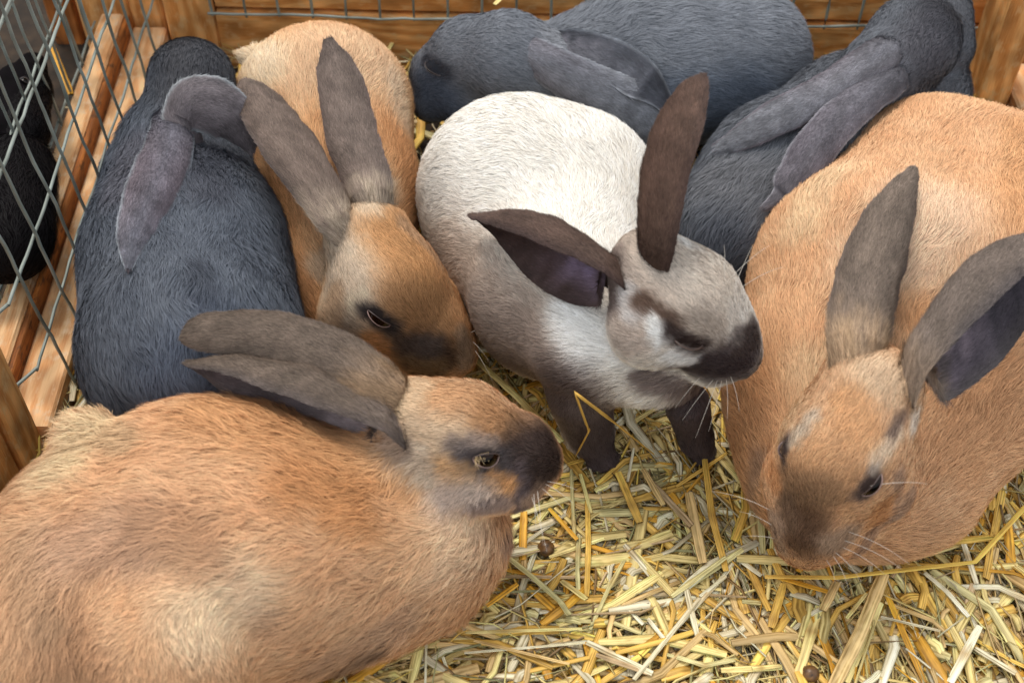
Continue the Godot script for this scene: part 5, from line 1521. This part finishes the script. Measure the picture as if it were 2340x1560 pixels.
	stalk(PackedVector3Array([Vector3(0.3427, 0.0098, 0.2010), Vector3(0.3272, 0.0067, 0.2369)]), 0.0047, "tan", "short tan straw pointing away near the right edge", rng, "straw stalks lying on the litter")
	stalk(PackedVector3Array([Vector3(0.3517, 0.0057, 0.2227), Vector3(0.3216, 0.0091, 0.2576)]), 0.0046, "pale", "short pale yellow straw slanting right near the right edge", rng, "straw stalks lying on the litter")
	stalk(PackedVector3Array([Vector3(0.2754, 0.0109, 0.2093), Vector3(0.2637, 0.0102, 0.2253)]), 0.0030, "grey brown", "short grey brown straw slanting right below the right orange rabbit's chest", rng, "straw stalks lying on the litter")
	stalk(PackedVector3Array([Vector3(0.1112, 0.0091, 0.2395), Vector3(0.1624, 0.0121, 0.2037)]), 0.0045, "greenish", "long greenish straw slanting right left of the right orange rabbit's nose", rng, "straw stalks lying on the litter")
	stalk(PackedVector3Array([Vector3(0.1089, 0.0103, 0.2665), Vector3(0.1461, 0.0100, 0.2252), Vector3(0.1634, 0.0066, 0.2015)]), 0.0029, "cream", "long cream white upper straw slanting right right of the lower middle", rng, "straw stalks lying on the litter")
	stalk(PackedVector3Array([Vector3(0.1483, 0.0066, 0.1977), Vector3(0.1729, 0.0125, 0.2254)]), 0.0035, "cream", "short cream white straw slanting left left of the right orange rabbit's nose", rng, "straw stalks lying on the litter")
	stalk(PackedVector3Array([Vector3(0.2916, 0.0074, 0.2249), Vector3(0.3067, 0.0062, 0.2607)]), 0.0057, "golden", "broad golden straw slanting left below the right orange rabbit's chest", rng, "straw stalks lying on the litter")
	stalk(PackedVector3Array([Vector3(0.2851, 0.0059, 0.2265), Vector3(0.2889, 0.0073, 0.2777)]), 0.0048, "tan", "short tan straw pointing away below the right orange rabbit's chest", rng, "straw stalks lying on the litter")
	stalk(PackedVector3Array([Vector3(0.2255, 0.0145, 0.2594), Vector3(0.2429, 0.0138, 0.2398)]), 0.0027, "pale", "thin pale yellow straw slanting right under the right orange rabbit's chin", rng, "straw stalks lying on the litter")
	stalk(PackedVector3Array([Vector3(0.1075, 0.0097, 0.2847), Vector3(0.1268, 0.0149, 0.2942), Vector3(0.1496, 0.0062, 0.2852)]), 0.0033, "greenish", "short greenish upper straw lying level right of the lower middle", rng, "straw stalks lying on the litter")
	stalk(PackedVector3Array([Vector3(0.2498, 0.0119, 0.2567), Vector3(0.2869, 0.0146, 0.2688)]), 0.0025, "cream", "thin cream white straw lying level below the right orange rabbit's chest", rng, "straw stalks lying on the litter")
	stalk(PackedVector3Array([Vector3(0.2578, 0.0103, 0.2390), Vector3(0.2704, 0.0095, 0.3037)]), 0.0045, "ochre", "long deep ochre straw slanting left below the right orange rabbit's chest", rng, "straw stalks lying on the litter")
	stalk(PackedVector3Array([Vector3(0.2633, 0.0099, 0.2497), Vector3(0.2540, 0.0104, 0.2701)]), 0.0025, "golden", "thin golden straw pointing away below the right orange rabbit's chest", rng, "straw stalks lying on the litter")
	stalk(PackedVector3Array([Vector3(0.3090, 0.0096, 0.2789), Vector3(0.3300, 0.0135, 0.2991)]), 0.0040, "cream", "short cream white straw slanting left near the right edge", rng, "straw stalks lying on the litter")
	stalk(PackedVector3Array([Vector3(0.1199, 0.0124, 0.2353), Vector3(0.1246, 0.0092, 0.2694)]), 0.0041, "cream", "short cream white upper straw pointing away right of the lower middle", rng, "straw stalks lying on the litter")
	stalk(PackedVector3Array([Vector3(0.1500, 0.0088, 0.2106), Vector3(0.1590, 0.0067, 0.2393)]), 0.0039, "tan", "short tan straw slanting left left of the right orange rabbit's nose", rng, "straw stalks lying on the litter")
	stalk(PackedVector3Array([Vector3(0.2458, 0.0073, 0.2372), Vector3(0.2303, 0.0061, 0.3021)]), 0.0030, "ochre", "long deep ochre straw pointing away below the right orange rabbit's chest", rng, "straw stalks lying on the litter")
	stalk(PackedVector3Array([Vector3(0.1584, 0.0103, 0.2941), Vector3(0.1780, 0.0074, 0.2904)]), 0.0037, "pale", "short pale yellow straw lying level below the right orange rabbit, bottom edge", rng, "straw stalks lying on the litter")
	stalk(PackedVector3Array([Vector3(0.3546, 0.0114, 0.1823), Vector3(0.3491, 0.0059, 0.2240)]), 0.0071, "ochre", "broad deep ochre straw pointing away beside the right orange rabbit's flank", rng, "straw stalks lying on the litter")
	stalk(PackedVector3Array([Vector3(0.3475, 0.0129, 0.1495), Vector3(0.3371, 0.0070, 0.1809)]), 0.0041, "ochre", "short deep ochre straw pointing away beside the right orange rabbit's flank", rng, "straw stalks lying on the litter")
	stalk(PackedVector3Array([Vector3(0.1373, 0.0121, 0.2961), Vector3(0.1790, 0.0066, 0.2911)]), 0.0043, "pale", "short pale yellow upper straw lying level below the right orange rabbit, bottom edge", rng, "straw stalks lying on the litter")
	stalk(PackedVector3Array([Vector3(0.2186, 0.0109, 0.3044), Vector3(0.2527, 0.0092, 0.2444)]), 0.0054, "pale", "broad pale yellow straw slanting right below the right orange rabbit, bottom edge", rng, "straw stalks lying on the litter")
	stalk(PackedVector3Array([Vector3(0.1207, 0.0089, 0.2539), Vector3(0.1432, 0.0073, 0.2754)]), 0.0034, "pale", "short pale yellow straw slanting left right of the lower middle", rng, "straw stalks lying on the litter")
	stalk(PackedVector3Array([Vector3(-0.0327, 0.0200, 0.0306), Vector3(0.0033, 0.0300, 0.0804), Vector3(0.0367, 0.0350, 0.1271)]), 0.0058, "pale", "long pale stalk running behind the front left rabbit's forehead", rng, "straw stalks lying on the litter")
	stalk(PackedVector3Array([Vector3(0.0476, 0.0160, 0.1251), Vector3(0.0528, 0.0845, 0.1546), Vector3(0.0413, 0.1328, 0.1595), Vector3(0.0690, 0.0900, 0.1501), Vector3(0.1039, 0.0200, 0.1264)]), 0.0039, "golden", "thin golden straw kinked upright against the white rabbit's left leg", rng, "straw stalks lying on the litter")
	stalk(PackedVector3Array([Vector3(-0.4494, 0.0300, -0.3577), Vector3(-0.4136, 0.0300, -0.2812)]), 0.0060, "ochre", "short yellow straw beside the black rabbit outside the pen", rng, "straw stalks lying on the litter")
	stalk(PackedVector3Array([Vector3(-0.0164, 0.0850, -0.3449), Vector3(-0.0021, 0.0900, -0.3623)]), 0.0057, "pale", "pale straw scrap caught on the back wall above the blue grey rabbit", rng, "straw stalks lying on the litter")
	pellet(Vector3(0.0241, 0.0080, 0.2001), "round brown dropping below the front left rabbit's mouth", 1248)
	pellet(Vector3(0.1966, 0.0080, 0.2968), "round brown dropping at the bottom edge under the right rabbit", 1852)
